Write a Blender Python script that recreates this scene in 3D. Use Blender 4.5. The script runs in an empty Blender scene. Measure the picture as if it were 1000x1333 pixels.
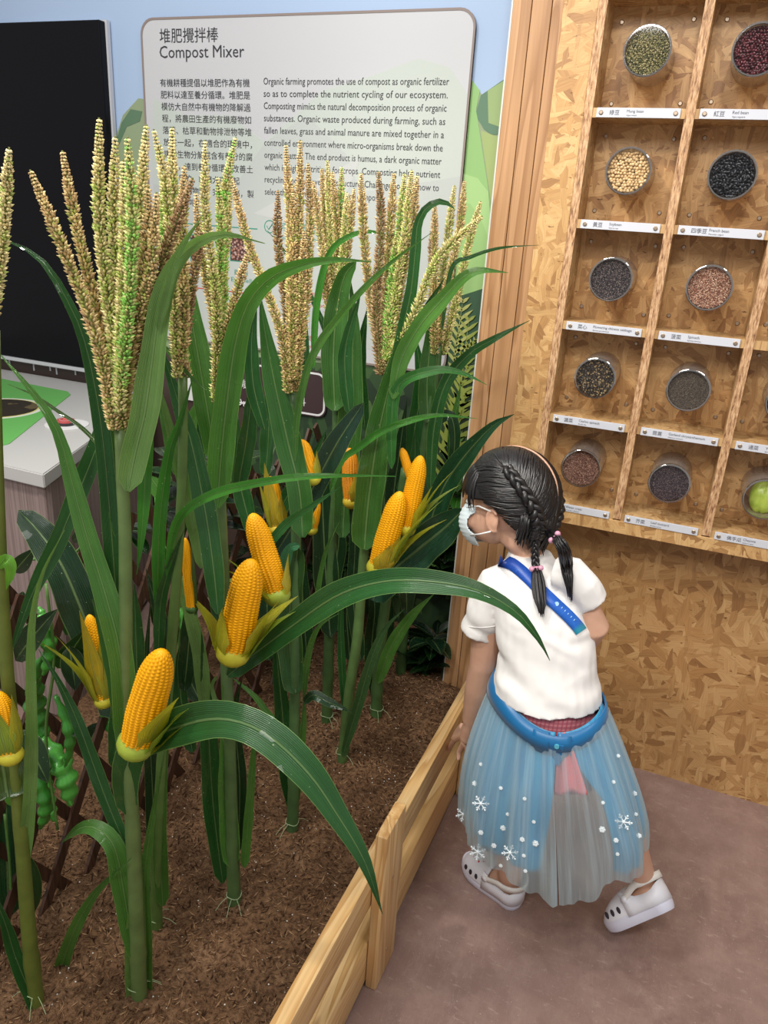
import bpy, bmesh, math, random
import numpy as np
from mathutils import Vector, Matrix, Quaternion, noise
from mathutils.bvhtree import BVHTree
random.seed(7); RNG = np.random.default_rng(7)
SC = bpy.context.scene
COL = SC.collection
PI = math.pi

# ------------------------------------------------------------------ camera
CAM_H = 1.4
def _dirpx(x, y):
    return Vector((x - 500.0, -(y - 666.5), -1000.0)).normalized()
_up = -_dirpx(335, 3250)
_X = -_dirpx(-2250, 281 - .064 * 2775); _X = (_X - _X.dot(_up) * _up).normalized()
_Y = _up.cross(_X)
ROT = Matrix((_X, _Y, _up))                      # camera -> world
CAM = Vector((0, 0, CAM_H))
cd = bpy.data.cameras.new('camera'); cam = bpy.data.objects.new('camera', cd); COL.objects.link(cam)
cam.matrix_world = Matrix.Translation(CAM) @ ROT.to_4x4()
cd.sensor_fit = 'AUTO'; cd.sensor_width = 36.0; cd.lens = 1000.0 / 1333.0 * 36.0; cd.clip_start = .02
SC.camera = cam

# ------------------------------------------------------------------ world and light
SC.view_settings.view_transform = 'Standard'; SC.view_settings.look = 'None'
SC.view_settings.gamma = 1.0; SC.view_settings.use_curve_mapping = False
SC.view_settings.exposure = 0.0
w = bpy.data.worlds.new('room_ambient'); SC.world = w; w.use_nodes = True
w.node_tree.nodes['Background'].inputs[0].default_value = (1.0, .97, .94, 1)
w.node_tree.nodes['Background'].inputs[1].default_value = 0.48

def area_light(name, loc, target, size, power, col=(1, .96, .9), sy=None):
    l = bpy.data.lights.new(name, 'AREA'); l.energy = power; l.color = col
    l.shape = 'RECTANGLE'; l.size = size; l.size_y = sy or size
    o = bpy.data.objects.new(name, l); COL.objects.link(o); o.location = loc
    o.rotation_euler = (Vector(target) - Vector(loc)).to_track_quat('-Z', 'Y').to_euler()
    return o
def spot_light(name, loc, target, power, ang=60, col=(1, .93, .82), rad=.04, blend=.6):
    l = bpy.data.lights.new(name, 'SPOT'); l.energy = power; l.color = col
    l.spot_size = math.radians(ang); l.spot_blend = blend; l.shadow_soft_size = rad
    o = bpy.data.objects.new(name, l); COL.objects.link(o); o.location = loc
    o.rotation_euler = (Vector(target) - Vector(loc)).to_track_quat('-Z', 'Y').to_euler()
    return o
area_light('overhead_area_light', (-.9, .9, 2.75), (-.9, 1.1, 0), .9, 20, (1, .98, .95), .5)
area_light('overhead_area_light', (.9, .7, 2.75), (.5, 1.3, 0), .6, 12, (1, .97, .93), .6)
area_light('overhead_area_light', (-.5, -.75, 2.5), (-.6, 1.2, .7), .8, 22, (1, .98, .95), .5)  # unseen frontal fill, added to brighten the leaves facing the camera
spot_light('track_spot', (.15, -.35, 2.7), (0, 1.9, 1.3), 72, 62, rad=.10)
spot_light('track_spot', (-1.1, .35, 2.7), (-.55, 1.6, .6), 78, 70, rad=.05)
spot_light('track_spot', (-1.5, .2, 2.7), (-1.3, 2.1, 1.4), 52, 75, (1, .96, .93), rad=.06)

# ------------------------------------------------------------------ helpers
def Wy(x, y, Y):
    d = ROT @ _dirpx(x, y); return CAM + d * (Y / d.y)
def Wz(x, y, z):
    d = ROT @ _dirpx(x, y); return CAM + d * ((z - CAM_H) / d.z)
def Wx(x, y, X):
    d = ROT @ _dirpx(x, y); return CAM + d * (X / d.x)
def pxm(p):                                       # metres per photo pixel at a point
    return max(.05, -(ROT.transposed() @ (Vector(p) - CAM)).z) / 1000.0

def empty(name, loc=(0, 0, 0), label=None, cat=None, group=None):
    o = bpy.data.objects.new(name, None); COL.objects.link(o); o.location = loc; o.empty_display_size = .05
    tag(o, label, cat, group); return o
def tag(o, label=None, cat=None, group=None, kind=None):
    if label: o['label'] = label
    if cat: o['category'] = cat
    if group: o['group'] = group
    if kind: o['kind'] = kind
    return o
def link(name, me, parent=None, color=None):
    o = bpy.data.objects.new(name, me); COL.objects.link(o)
    if parent is not None:
        o.parent = parent
        o.matrix_parent_inverse = Matrix.Identity(4)
        # meshes are authored in world space: compensate the parents' offsets
        L = Vector((0, 0, 0)); p = parent
        while p is not None: L = L + p.location; p = p.parent
        o.location = -L
    if color is not None: o.color = (*color, 1)
    return o
def mesh(name, V, F, mat=None, uv=None, smooth=True, col=None):
    me = bpy.data.meshes.new(name)
    me.from_pydata([tuple(v) for v in V], [], [tuple(f) for f in F])
    if uv is not None:
        ul = me.uv_layers.new(name='UVMap')
        li = np.zeros(len(me.loops), dtype=np.int32); me.loops.foreach_get('vertex_index', li)
        ul.data.foreach_set('uv', np.asarray(uv, dtype=np.float32)[li].ravel())
    if col is not None:
        ca = me.color_attributes.new('Col', 'FLOAT_COLOR', 'POINT')
        c = np.ones((len(V), 4), dtype=np.float32); c[:, :3] = np.asarray(col, dtype=np.float32)
        ca.data.foreach_set('color', c.ravel())
    if smooth: me.shade_smooth()
    if mat:
        for m in (mat if isinstance(mat, (list, tuple)) else [mat]): me.materials.append(m)
    me.update(); return me
class MB:
    """collects shapes into one mesh"""
    def __init__(s): s.V = []; s.F = []; s.U = []
    def add(s, V, F, U=None):
        n = len(s.V); s.V += [tuple(v) for v in V]; s.F += [tuple(i + n for i in f) for f in F]
        s.U += (U if U is not None else [(0, 0)] * len(V)); return s
    def box(s, a, b, bev=0.0, M=None):
        x0, y0, z0 = a; x1, y1, z1 = b
        if bev <= 0:
            V = [(x, y, z) for x in (x0, x1) for y in (y0, y1) for z in (z0, z1)]
            F = [(0, 1, 3, 2), (4, 6, 7, 5), (0, 4, 5, 1), (2, 3, 7, 6), (0, 2, 6, 4), (1, 5, 7, 3)]
        else:
            bm = bmesh.new(); bmesh.ops.create_cube(bm, size=1)
            for v in bm.verts: v.co = Vector(((x0 + x1) / 2 + v.co.x * (x1 - x0), (y0 + y1) / 2 + v.co.y * (y1 - y0), (z0 + z1) / 2 + v.co.z * (z1 - z0)))
            bmesh.ops.bevel(bm, geom=bm.edges[:] + bm.verts[:], offset=bev, segments=2, affect='EDGES', profile=.5)
            bm.verts.index_update(); V = [tuple(v.co) for v in bm.verts]; F = [tuple(v.index for v in f.verts) for f in bm.faces]; bm.free()
        if M: V = [tuple(M @ Vector(v)) for v in V]
        return s.add(V, F)
    def tube(s, pts, rads, seg=10, caps=True, flat=1.0):
        pts = [Vector(p) for p in pts]; n = len(pts)
        if not isinstance(rads, (list, tuple, np.ndarray)): rads = [rads] * n
        V = []; U = []; F = []; prev = None
        for i, p in enumerate(pts):
            t = (pts[min(i + 1, n - 1)] - pts[max(i - 1, 0)]).normalized()
            if prev is None:
                a = Vector((0, 0, 1)) if abs(t.z) < .9 else Vector((1, 0, 0)); sd = t.cross(a).normalized()
            else: sd = (prev - prev.dot(t) * t).normalized()
            prev = sd; up = t.cross(sd)
            for k in range(seg):
                an = 2 * PI * k / seg
                V.append(p + (sd * math.cos(an) + up * math.sin(an) * flat) * rads[i]); U.append((k / seg, i / max(1, n - 1)))
        for i in range(n - 1):
            for k in range(seg):
                a = i * seg + k; b = i * seg + (k + 1) % seg; F.append((a, b, b + seg, a + seg))
        if caps: F.append(tuple(range(seg))[::-1]); F.append(tuple((n - 1) * seg + k for k in range(seg)))
        return s.add(V, F, U)
    def ellipsoid(s, c, r, seg=16, ring=10, M=None):
        V = []; F = []
        for i in range(ring + 1):
            th = PI * i / ring
            for k in range(seg):
                ph = 2 * PI * k / seg
                v = Vector((r[0] * math.sin(th) * math.cos(ph), r[1] * math.sin(th) * math.sin(ph), r[2] * math.cos(th)))
                if M: v = M @ v
                V.append(v + Vector(c))
        for i in range(ring):
            for k in range(seg):
                a = i * seg + k; b = i * seg + (k + 1) % seg; F.append((a, a + seg, b + seg, b))
        return s.add(V, F)
    def build(s, name, mat, parent=None, color=None, smooth=False, uv=False):
        me = mesh(name, s.V, s.F, mat, uv=s.U if uv else None, smooth=smooth)
        return link(name, me, parent, color)
def auto_smooth(o, ang=35):
    me = o.data; me.shade_smooth()
    try: me.set_sharp_from_angle(angle=math.radians(ang))
    except Exception: pass
def spline(P, n):
    """Catmull-Rom through P (arrays of any width), n samples, roughly uniform in length"""
    P = np.array(P, float); m = len(P)
    if m == 2: t = np.linspace(0, 1, n)[:, None]; return P[0] * (1 - t) + P[1] * t
    E = np.vstack([2 * P[0] - P[1], P, 2 * P[-1] - P[-2]]); out = []
    for i in range(m - 1):
        p0, p1, p2, p3 = E[i:i + 4]
        for t in np.linspace(0, 1, 24, endpoint=False):
            out.append(.5 * ((2 * p1) + (-p0 + p2) * t + (2 * p0 - 5 * p1 + 4 * p2 - p3) * t * t + (-p0 + 3 * p1 - 3 * p2 + p3) * t ** 3))
    out.append(P[-1]); out = np.array(out)
    d = np.r_[0, np.cumsum(np.linalg.norm(np.diff(out[:, :3], axis=0), axis=1))]; s = np.linspace(0, d[-1], n)
    return np.stack([np.interp(s, d, out[:, k]) for k in range(out.shape[1])], 1)
def apply_mods(o):
    dg = bpy.context.evaluated_depsgraph_get(); me = bpy.data.meshes.new_from_object(o.evaluated_get(dg))
    old = o.data; o.modifiers.clear(); o.data = me; bpy.data.meshes.remove(old); return o
def remeshed(o, voxel, smooth=6):
    m = o.modifiers.new('r', 'REMESH'); m.mode = 'VOXEL'; m.voxel_size = voxel; m.use_smooth_shade = True
    s = o.modifiers.new('s', 'SMOOTH'); s.factor = .5; s.iterations = smooth
    apply_mods(o); o.data.shade_smooth(); return o

# ------------------------------------------------------------------ materials
class NT:
    def __init__(s, name):
        s.m = bpy.data.materials.new(name); s.m.use_nodes = True; s.t = s.m.node_tree; s.b = s.t.nodes['Principled BSDF']; s.o = s.t.nodes['Material Output']
    def n(s, typ, **k):
        nd = s.t.nodes.new('ShaderNode' + typ)
        for a, v in k.items():
            if a in nd.bl_rna.properties: setattr(nd, a, v)
        return nd
    def l(s, a, b): s.t.links.new(a, b)
    def val(s, sock, v):
        if hasattr(v, 'is_output') or isinstance(v, bpy.types.NodeSocket): s.l(v, sock)
        else: sock.default_value = v
    def coord(s, kind='Object'): return s.n('TexCoord').outputs[kind]
    def mapping(s, src, loc=(0, 0, 0), rot=(0, 0, 0), scale=(1, 1, 1)):
        m = s.n('Mapping'); s.l(src, m.inputs[0]); m.inputs[1].default_value = loc; m.inputs[2].default_value = rot; m.inputs[3].default_value = scale; return m.outputs[0]
    def rotscale(s, src, ang, sx, sy, loc=(0, 0, 0)):
        a = s.mapping(src, rot=(0, 0, ang)); return s.mapping(a, loc=loc, scale=(sx, sy, 1))
    def noise(s, src, scale=5, detail=4, rough=.5, dist=0, out='Fac'):
        nd = s.n('TexNoise'); s.l(src, nd.inputs['Vector']); nd.inputs['Scale'].default_value = scale; nd.inputs['Detail'].default_value = detail
        nd.inputs['Roughness'].default_value = rough; nd.inputs['Distortion'].default_value = dist; return nd.outputs[out]
    def voro(s, src, scale=5, feature='F1', out='Color', rnd=1):
        nd = s.n('TexVoronoi'); nd.feature = feature; s.l(src, nd.inputs['Vector']); nd.inputs['Scale'].default_value = scale; nd.inputs['Randomness'].default_value = rnd; return nd.outputs[out]
    def ramp(s, src, stops, interp='LINEAR'):
        r = s.n('ValToRGB'); cr = r.color_ramp; cr.interpolation = interp
        while len(cr.elements) > 1: cr.elements.remove(cr.elements[-1])
        cr.elements[0].position = stops[0][0]; cr.elements[0].color = (*stops[0][1], 1) if len(stops[0][1]) == 3 else stops[0][1]
        for p, c in stops[1:]:
            e = cr.elements.new(p); e.color = (*c, 1) if len(c) == 3 else c
        s.l(src, r.inputs[0]); return r.outputs[0]
    def g(s, src, a, b, ca=0.0, cb=1.0):
        return s.ramp(src, [(a, (ca,) * 3), (b, (cb,) * 3)])
    def mix(s, f, a, b, typ='MIX'):
        m = s.n('MixRGB', blend_type=typ); s.val(m.inputs[0], f)
        for i, v in ((1, a), (2, b)):
            if isinstance(v, tuple): m.inputs[i].default_value = (*v[:3], 1)
            else: s.l(v, m.inputs[i])
        return m.outputs[0]
    def math(s, op, a, b=0.0):
        m = s.n('Math', operation=op); s.val(m.inputs[0], a); s.val(m.inputs[1], b); return m.outputs[0]
    def sep(s, src): nd = s.n('SeparateXYZ'); s.l(src, nd.inputs[0]); return nd.outputs
    def bump(s, h, strength=.3, dist=.002):
        b = s.n('Bump'); s.l(h, b.inputs['Height']); b.inputs['Strength'].default_value = strength; b.inputs['Distance'].default_value = dist; s.l(b.outputs[0], s.b.inputs['Normal']); return b.outputs[0]
    def set(s, color=None, rough=None, metal=None, spec=None, trans=None, coat=None, alpha=None, sss=None, sheen=None, ior=None):
        b = s.b.inputs
        if color is not None:
            if isinstance(color, tuple): b['Base Color'].default_value = (*color[:3], 1)
            else: s.l(color, b['Base Color'])
        for k, v in (('Roughness', rough), ('Metallic', metal), ('Specular IOR Level', spec), ('Transmission Weight', trans), ('Coat Weight', coat), ('Alpha', alpha), ('Subsurface Weight', sss), ('Sheen Weight', sheen), ('IOR', ior)):
            if v is not None: s.val(b[k], v)
        return s
def plain(name, color, rough=.5, **k):
    s = NT(name); s.set(color, rough, **k); return s.m

def mat_osb(name, axis='XZ', flake=1.0, tint=(1, 1, 1), edge=False):
    """oriented strand board: layers of long chips at random angles"""
    s = NT(name); co = s.coord('Object'); x, y, z = s.sep(co)
    cb = s.n('CombineXYZ')
    a, b = {'XZ': (x, z), 'YZ': (y, z), 'XY': (x, y)}[axis]
    s.l(a, cb.inputs[0]); s.l(b, cb.inputs[1]); p = cb.outputs[0]
    wob = s.noise(p, 9, 2, out='Color'); p2 = s.mix(.035, p, wob, 'ADD')
    cols = [(0, (.36, .20, .085)), (.2, (.50, .30, .13)), (.5, (.60, .39, .18)), (.8, (.70, .48, .24)), (1, (.55, .33, .14))]
    cur = None; hcur = None
    for i, (ang, sx, sy, th) in enumerate([(20, 12, 34, 0), (105, 16, 46, .35), (-38, 13, 44, .45), (65, 18, 66, .5), (160, 13, 42, .55), (5, 20, 80, .6), (-70, 20, 74, .62), (35, 26, 95, .66), (-15, 28, 100, .68), (85, 30, 110, .7)]):
        m = s.rotscale(p2, math.radians(ang), sx / flake, sy / flake, (i * 3.7, i * 1.3, 0))
        v = s.n('TexVoronoi'); v.voronoi_dimensions = '2D'; s.l(m, v.inputs['Vector']); v.inputs['Scale'].default_value = 1
        r, g_, b_ = s.sep(v.outputs['Color'])
        c = s.ramp(r, cols)
        gm = s.rotscale(p2, math.radians(ang), 14, 320)
        grain = s.noise(gm, 1, 3, .6)
        c = s.mix(.5, c, s.ramp(grain, [(.3, (.55, .5, .45)), (.6, (1, 1, 1))]), 'MULTIPLY')
        if cur is None: cur = c; hcur = r
        else:
            mask = s.g(g_, th, th + .02); cur = s.mix(mask, cur, c); hcur = s.mix(mask, hcur, r)
    dk = s.noise(s.mapping(p, rot=(0, 0, .5), scale=(45, 110, 1)), 1, 3, .6)
    cur = s.mix(s.g(dk, .66, .72), cur, (.12, .055, .02))
    cur = s.mix(s.g(s.noise(p, 3, 2), .35, .7), cur, s.mix(1.0, cur, (.86, .80, .74), 'MULTIPLY'))
    cur = s.mix(1.0, cur, tint, 'MULTIPLY')
    s.set(cur, .42, spec=.4); s.bump(hcur, .35, .0015); return s.m
def mat_osb_edge(name):
    s = NT(name); co = s.coord('Object')
    n1 = s.noise(s.mapping(co, scale=(300, 300, 55)), 1, 3, .65)
    c = s.ramp(n1, [(.3, (.14, .06, .025)), (.42, (.36, .19, .09)), (.55, (.55, .33, .17)), (.72, (.70, .48, .29))])
    s.set(c, .6); s.bump(n1, .6, .002); return s.m
def mat_wood(name, c0, c1, c2, axis='Z', rough=.35, scale=1.0, knots=True):
    s = NT(name); co = s.coord('Object')
    oi = s.n('ObjectInfo'); rnd = oi.outputs['Random']
    off = s.n('CombineXYZ'); s.l(s.math('MULTIPLY', rnd, 7.0), off.inputs[0]); s.l(s.math('MULTIPLY', rnd, 3.0), off.inputs[1]); s.l(s.math('MULTIPLY', rnd, 5.0), off.inputs[2])
    va = s.n('VectorMath', operation='ADD'); s.l(co, va.inputs[0]); s.l(off.outputs[0], va.inputs[1]); p = va.outputs[0]
    sc = {'X': (.9, 14, 14), 'Y': (14, .9, 14), 'Z': (14, 14, .9)}[axis]
    q = s.mapping(p, scale=tuple(v * scale for v in sc))
    rings = s.noise(q, 1.1, 2, .4, 1.4)
    rings = s.math('FRACT', s.math('MULTIPLY', rings, 7.0))
    sf = {'X': (6, 260, 260), 'Y': (260, 6, 260), 'Z': (260, 260, 6)}[axis]
    fine = s.noise(s.mapping(p, scale=sf), 1, 3, .6)
    c = s.ramp(rings, [(0, c0), (.55, c1), (.9, c2), (1, c0)])
    c = s.mix(.35, c, s.ramp(fine, [(.3, (.6, .55, .5)), (.65, (1, 1, 1))]), 'MULTIPLY')
    if knots:
        k = s.voro(s.mapping(p, scale=tuple(v ** .55 * 2.2 for v in sc)), 1, out='Distance')
        c = s.mix(s.g(k, .05, .11, 1, 0), c, (.22, .09, .03))
    s.set(c, rough, spec=.4); s.bump(fine, .15, .0008); return s.m
def mat_leaf(name):
    """corn blade: uv.x across, uv.y along; object colour tints it"""
    s = NT(name); uv = s.coord('UV'); u, v, _ = s.sep(uv)
    oc = s.n('ObjectInfo').outputs['Color']
    d = s.math('ABSOLUTE', s.math('SUBTRACT', u, .5))
    rib = s.g(d, .012, .05, 1, 0)
    st = s.noise(s.mapping(uv, scale=(46, .8, 1)), 1, 2, .5)
    veins = s.math('ABSOLUTE', s.math('SINE', s.math('MULTIPLY', u, 62.0)))
    c = s.mix(s.g(st, .3, .7), s.mix(1.0, oc, (.62, .70, .55), 'MULTIPLY'), s.mix(1.0, oc, (1.25, 1.2, 1.1), 'MULTIPLY'))
    patch = s.noise(s.coord('Object'), 16, 3)
    c = s.mix(s.g(patch, .3, .75), c, s.mix(1.0, c, (.66, .78, .62), 'MULTIPLY'))
    c = s.mix(s.math('MULTIPLY', rib, .55), c, s.mix(.5, c, (.42, .62, .25)))
    c = s.mix(s.g(d, .47, .5, 0, .5), c, (.28, .45, .12))
    sp = s.noise(s.coord('Object'), 260, 1); c = s.mix(s.g(sp, .78, .8, 0, .6), c, (.6, .75, .45))
    s.set(c, s.g(patch, .3, .7, .2, .38), spec=.6, coat=.35)
    s.bump(s.math('ADD', s.math('MULTIPLY', veins, .35), s.math('MULTIPLY', rib, 1.2)), .8, .0016)
    tr = s.n('BsdfTranslucent'); s.l(s.mix(1.0, c, (1.6, 1.7, .9), 'MULTIPLY'), tr.inputs[0])
    mx = s.n('MixShader'); mx.inputs[0].default_value = .22; s.l(s.b.outputs[0], mx.inputs[1]); s.l(tr.outputs[0], mx.inputs[2]); s.l(mx.outputs[0], s.o.inputs[0])
    return s.m
def mat_attr(name, rough=.5, **k):
    s = NT(name); a = s.n('Attribute'); a.attribute_name = 'Col'; s.set(a.outputs['Color'], rough, **k); return s.m
def mat_objcol(name, rough=.5, bumpscale=None, **k):
    s = NT(name); c = s.n('ObjectInfo').outputs['Color']
    n1 = s.noise(s.coord('Object'), 30, 3)
    s.set(s.mix(s.g(n1, .3, .7), s.mix(1.0, c, (.82, .82, .8), 'MULTIPLY'), s.mix(1.0, c, (1.12, 1.12, 1.1), 'MULTIPLY')), rough, **k)
    if bumpscale: s.bump(s.noise(s.coord('Object'), bumpscale, 3), .3, .001)
    return s.m
def mat_clear(name, tint=(.93, .93, .93), refl=.02, face=.35, frost=0):
    s = NT(name); tr = s.n('BsdfTransparent'); tr.inputs[0].default_value = (*tint, 1)
    gl = s.n('BsdfGlossy'); gl.inputs['Roughness'].default_value = .05; gl.inputs[0].default_value = (1, 1, 1, 1)
    fr = s.n('LayerWeight'); fr.inputs[0].default_value = .35
    f = s.math('ADD', s.math('MULTIPLY', fr.outputs['Facing'], face), refl); f = s.math('MINIMUM', f, .7)
    base = tr.outputs[0]
    if frost:
        df = s.n('BsdfDiffuse'); df.inputs[0].default_value = (.62, .57, .53, 1); m2 = s.n('MixShader'); m2.inputs[0].default_value = frost; s.l(base, m2.inputs[1]); s.l(df.outputs[0], m2.inputs[2]); base = m2.outputs[0]
    mx = s.n('MixShader'); s.l(f, mx.inputs[0]); s.l(base, mx.inputs[1]); s.l(gl.outputs[0], mx.inputs[2]); s.l(mx.outputs[0], s.o.inputs[0]); return s.m

M = {}
M['osb'] = mat_osb('osb_board', 'XZ', 1.15, (1.0, .95, .87))
M['osb_back'] = mat_osb('osb_back', 'XZ', 1.2, (1.05, 1.0, .95))
M['osb_low'] = mat_osb('osb_lower_wall', 'XZ', 1.5, (.88, .80, .72))
M['osb_shelf'] = mat_osb('osb_shelf', 'XY', .8)
M['osb_side'] = mat_osb('osb_side', 'YZ', .8)
M['osb_edge'] = mat_osb_edge('osb_edge')
M['pine'] = mat_wood('pine', (.80, .56, .28), (.72, .46, .20), (.58, .33, .12), 'Y', .38)
M['pine_post'] = mat_wood('pine_post', (.78, .52, .25), (.68, .42, .18), (.54, .29, .10), 'Z', .38, .8, False)
M['cedar'] = mat_wood('cedar', (.52, .30, .15), (.44, .245, .115), (.34, .175, .075), 'Z', .45, .55, False)
M['lattice'] = mat_wood('dark_lattice', (.095, .045, .028), (.07, .034, .02), (.04, .02, .012), 'Z', .5, 1, False)
M['leaf'] = mat_leaf('corn_leaf')
M['stalk'] = mat_objcol('corn_stalk', .42, 60)
M['tassel'] = mat_attr('tassel', .6)
M['white'] = plain('white_plastic', (.75, .75, .77), .35)
M['dark'] = plain('black_gap', (.02, .015, .012), .8)
M['metal'] = plain('screw_metal', (.42, .33, .25), .35, metal=.8)
M['ink'] = plain('print_ink', (.03, .03, .035), .6)
# ------------------------------------------------------------------ floor and walls
YW = 1.916; YP = 2.2
s = NT('linoleum'); co = s.coord('Object')
b1 = s.noise(co, 3.2, 4, .6); b2 = s.noise(co, 17, 5, .7); b3 = s.noise(s.mapping(co, rot=(0, 0, .6), scale=(30, 75, 1)), 1, 4, .6)
c = s.ramp(b1, [(.3, (.205, .130, .112)), (.5, (.250, .162, .140)), (.7, (.30, .20, .178))])
c = s.mix(s.g(b2, .42, .68, 0, .55), c, (.37, .26, .22))
c = s.mix(s.g(b3, .60, .72, 0, .5), c, (.46, .35, .30))
c = s.mix(s.g(b3, .25, .36, .5, 0), c, (.16, .09, .08))
sp = s.noise(co, 210, 2, .5); c = s.mix(s.g(sp, .69, .74, 0, .7), c, (.46, .38, .35))
sc_ = s.noise(s.mapping(co, rot=(0, 0, .9), scale=(8, 1.2, 1)), 2.4, 6, .75, 1.2); c = s.mix(s.g(s.math('ABSOLUTE', s.math('SUBTRACT', sc_, .5)), 0, .006, .35, 0), c, (.42, .33, .3))
s.set(c, .45, spec=.35); s.bump(b2, .15, .001); M['floor'] = s.m
fl = MB(); fl.box((-3.6, -1.0, -.05), (3.0, 2.6, 0)); o = fl.build('floor', M['floor']); tag(o, 'mauve brown speckled linoleum floor', kind='structure')

wl = MB(); wl.box((-.378, YW, 0), (2.6, YW + .04, 2.75)); o = wl.build('wall_right', M['osb_low']); tag(o, 'chipboard wall below and behind the seed shelf', kind='structure')

# printed wall behind the maize
s = NT('mural_sky'); co = s.coord('Object'); x, y, z = s.sep(co)
gz = s.ramp(s.g(z, .9, 1.95), [(0, (.28, .46, .66)), (.6, (.16, .37, .66)), (1, (.12, .31, .62))])
xg = s.g(x, -1.9, -.6, .75, 0)
cl = s.noise(s.mapping(co, scale=(1, 1, 2.6)), 2.2, 4, .55)
c = s.mix(s.math('MAXIMUM', s.math('MULTIPLY', xg, 1.0), s.g(cl, .52, .75, 0, .7)), gz, (.46, .56, .72))
s.set(c, .55); M['mural_sky'] = s.m
wl = MB(); wl.box((-3.6, YP, 0), (-.50, YP + .04, 2.75)); wb = wl.build('wall_back', M['mural_sky']); tag(wb, 'mural wall printed with sky and hills behind the maize', kind='structure')
def wall_poly(name, pix, mat, parent, off, Y=YP, px=True, clip=None):
    P = [Wy(a, b, Y - off) if px else Vector((a, Y - off, b)) for a, b in pix]
    if clip: P = [Vector((min(max(p.x, clip[0]), clip[1]), p.y, min(max(p.z, clip[2]), clip[3]))) for p in P]
    V = [tuple(p) for p in P] + [(p.x, Y - off + .0006, p.z) for p in P]; n = len(P)
    F = [tuple(range(n))] + [(i, i + n, (i + 1) % n + n, (i + 1) % n) for i in range(n)]
    me = mesh(name, V, F, mat, smooth=False); return link(name, me, parent)
hillmat = {}
def flat(name, col, r=.55):
    if name not in hillmat: hillmat[name] = plain(name, col, r)
    return hillmat[name]
wall_poly('printed_hill', [(130, 300), (147, 190), (160, 150), (180, 128), (205, 131), (240, 150), (300, 130), (420, 118), (480, 100), (545, 76), (596, 88), (618, 112), (660, 160), (660, 560), (100, 560)], flat('hill_olive', (.27, .34, .20)), wb, .001)
wall_poly('printed_hill', [(147, 200), (158, 160), (170, 142), (185, 145), (182, 158), (165, 165), (152, 195)], flat('hill_dark', (.10, .19, .11)), wb, .002)
wall_poly('printed_hill', [(600, 85), (625, 118), (620, 142), (638, 260), (650, 420), (560, 470), (560, 100)], flat('hill_green', (.27, .48, .17)), wb, .002)
wall_poly('printed_hill', [(620, 145), (626, 124), (655, 104), (672, 96), (672, 200), (662, 182), (652, 175), (640, 175), (630, 168), (622, 155)], flat('hill_deep', (.10, .20, .12)), wb, .0025)
wall_poly('printed_hill', [(635, 118), (672, 95), (672, 185), (650, 165), (636, 160)], flat('hill_sage', (.29, .40, .16)), wb, .003)
wall_poly('printed_hill', [(626, 170), (660, 182), (664, 240), (640, 268)], flat('hill_sage2', (.33, .42, .15)), wb, .003)
wall_poly('printed_hill', [(600, 225), (622, 232), (636, 250), (640, 300), (628, 330), (600, 330)], flat('hill_mid', (.35, .56, .22)), wb, .0035)
wall_poly('printed_hill', [(595, 262), (612, 265), (626, 285), (640, 320), (640, 380), (590, 400)], flat('hill_mid2', (.30, .50, .18)), wb, .004)
wall_poly('printed_hill', [(560, 395), (600, 385), (640, 372), (660, 360), (650, 470), (560, 480)], flat('hill_deep2', (.035, .09, .045)), wb, .0045)
s = NT('mural_foliage'); co = s.coord('Object')
v = s.voro(s.mapping(co, scale=(1, 1, .6)), 26); r, g_, b_ = s.sep(v)
s.set(s.ramp(r, [(0, (.010, .022, .010)), (.5, (.018, .045, .018)), (.85, (.035, .085, .025)), (1, (.07, .13, .04))]), .6); M['mural_foliage'] = s.m
wall_poly('printed_foliage', [(-1.55, 0), (-.5, 0), (-.5, .93), (-.62, .97), (-1.1, .95), (-1.55, .93)], M['mural_foliage'], wb, .005, px=False)
wall_poly('printed_brown_band', [(-3.6, 0), (-1.36, 0), (-1.36, .93), (-1.75, .93), (-1.80, .80), (-3.6, .80)], flat('band_brown', (.055, .035, .028)), wb, .0055, px=False)
# light printed fern fronds and leaves beside the pilaster
def frond(p0, p1, n, side, colm, w=10):
    a = Wy(*p0, YP - .008); b = Wy(*p1, YP - .008); mb = MB(); ax = (b - a); L = ax.length; ax.normalize(); nx = Vector((ax.z, 0, -ax.x))
    for i in range(n):
        t = i / n; c0 = a + ax * L * t
        for sd in (-1, 1):
            l = L * .26 * math.sin(PI * (.15 + .8 * t)) ; d = (ax * .75 + nx * sd * .8).normalized()
            q = Vector((d.z, 0, -d.x)) * L * .018
            e = c0 + d * l
            V = [c0 - q, c0 + d * l * .5 - q * 1.2, e, c0 + d * l * .5 + q * 1.2, c0 + q]
            mb.add(V + [v + Vector((0, .0006, 0)) for v in V], [(0, 1, 2, 3, 4), (9, 8, 7, 6, 5)])
    q = nx * L * .012; V = [a - q, b, a + q]; mb.add(V + [v + Vector((0, .0006, 0)) for v in V], [(0, 1, 2)])
    return mb.build('printed_frond', colm, wb)
fm = flat('frond_pale', (.42, .44, .14)); fm2 = flat('frond_olive', (.28, .34, .06)); fm3 = flat('frond_green', (.12, .26, .06))
for p0, p1, n, m_ in [((590, 480), (604, 382), 9, fm), ((595, 480), (622, 438), 7, fm), ((600, 500), (612, 405), 8, fm2), ((585, 560), (612, 470), 9, fm2), ((575, 640), (610, 500), 10, fm2), ((580, 680), (596, 560), 8, fm3), ((590, 740), (600, 640), 8, fm3), ((560, 760), (580, 660), 8, fm3)]:
    frond(p0, p1, n, 1, m_)
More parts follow.
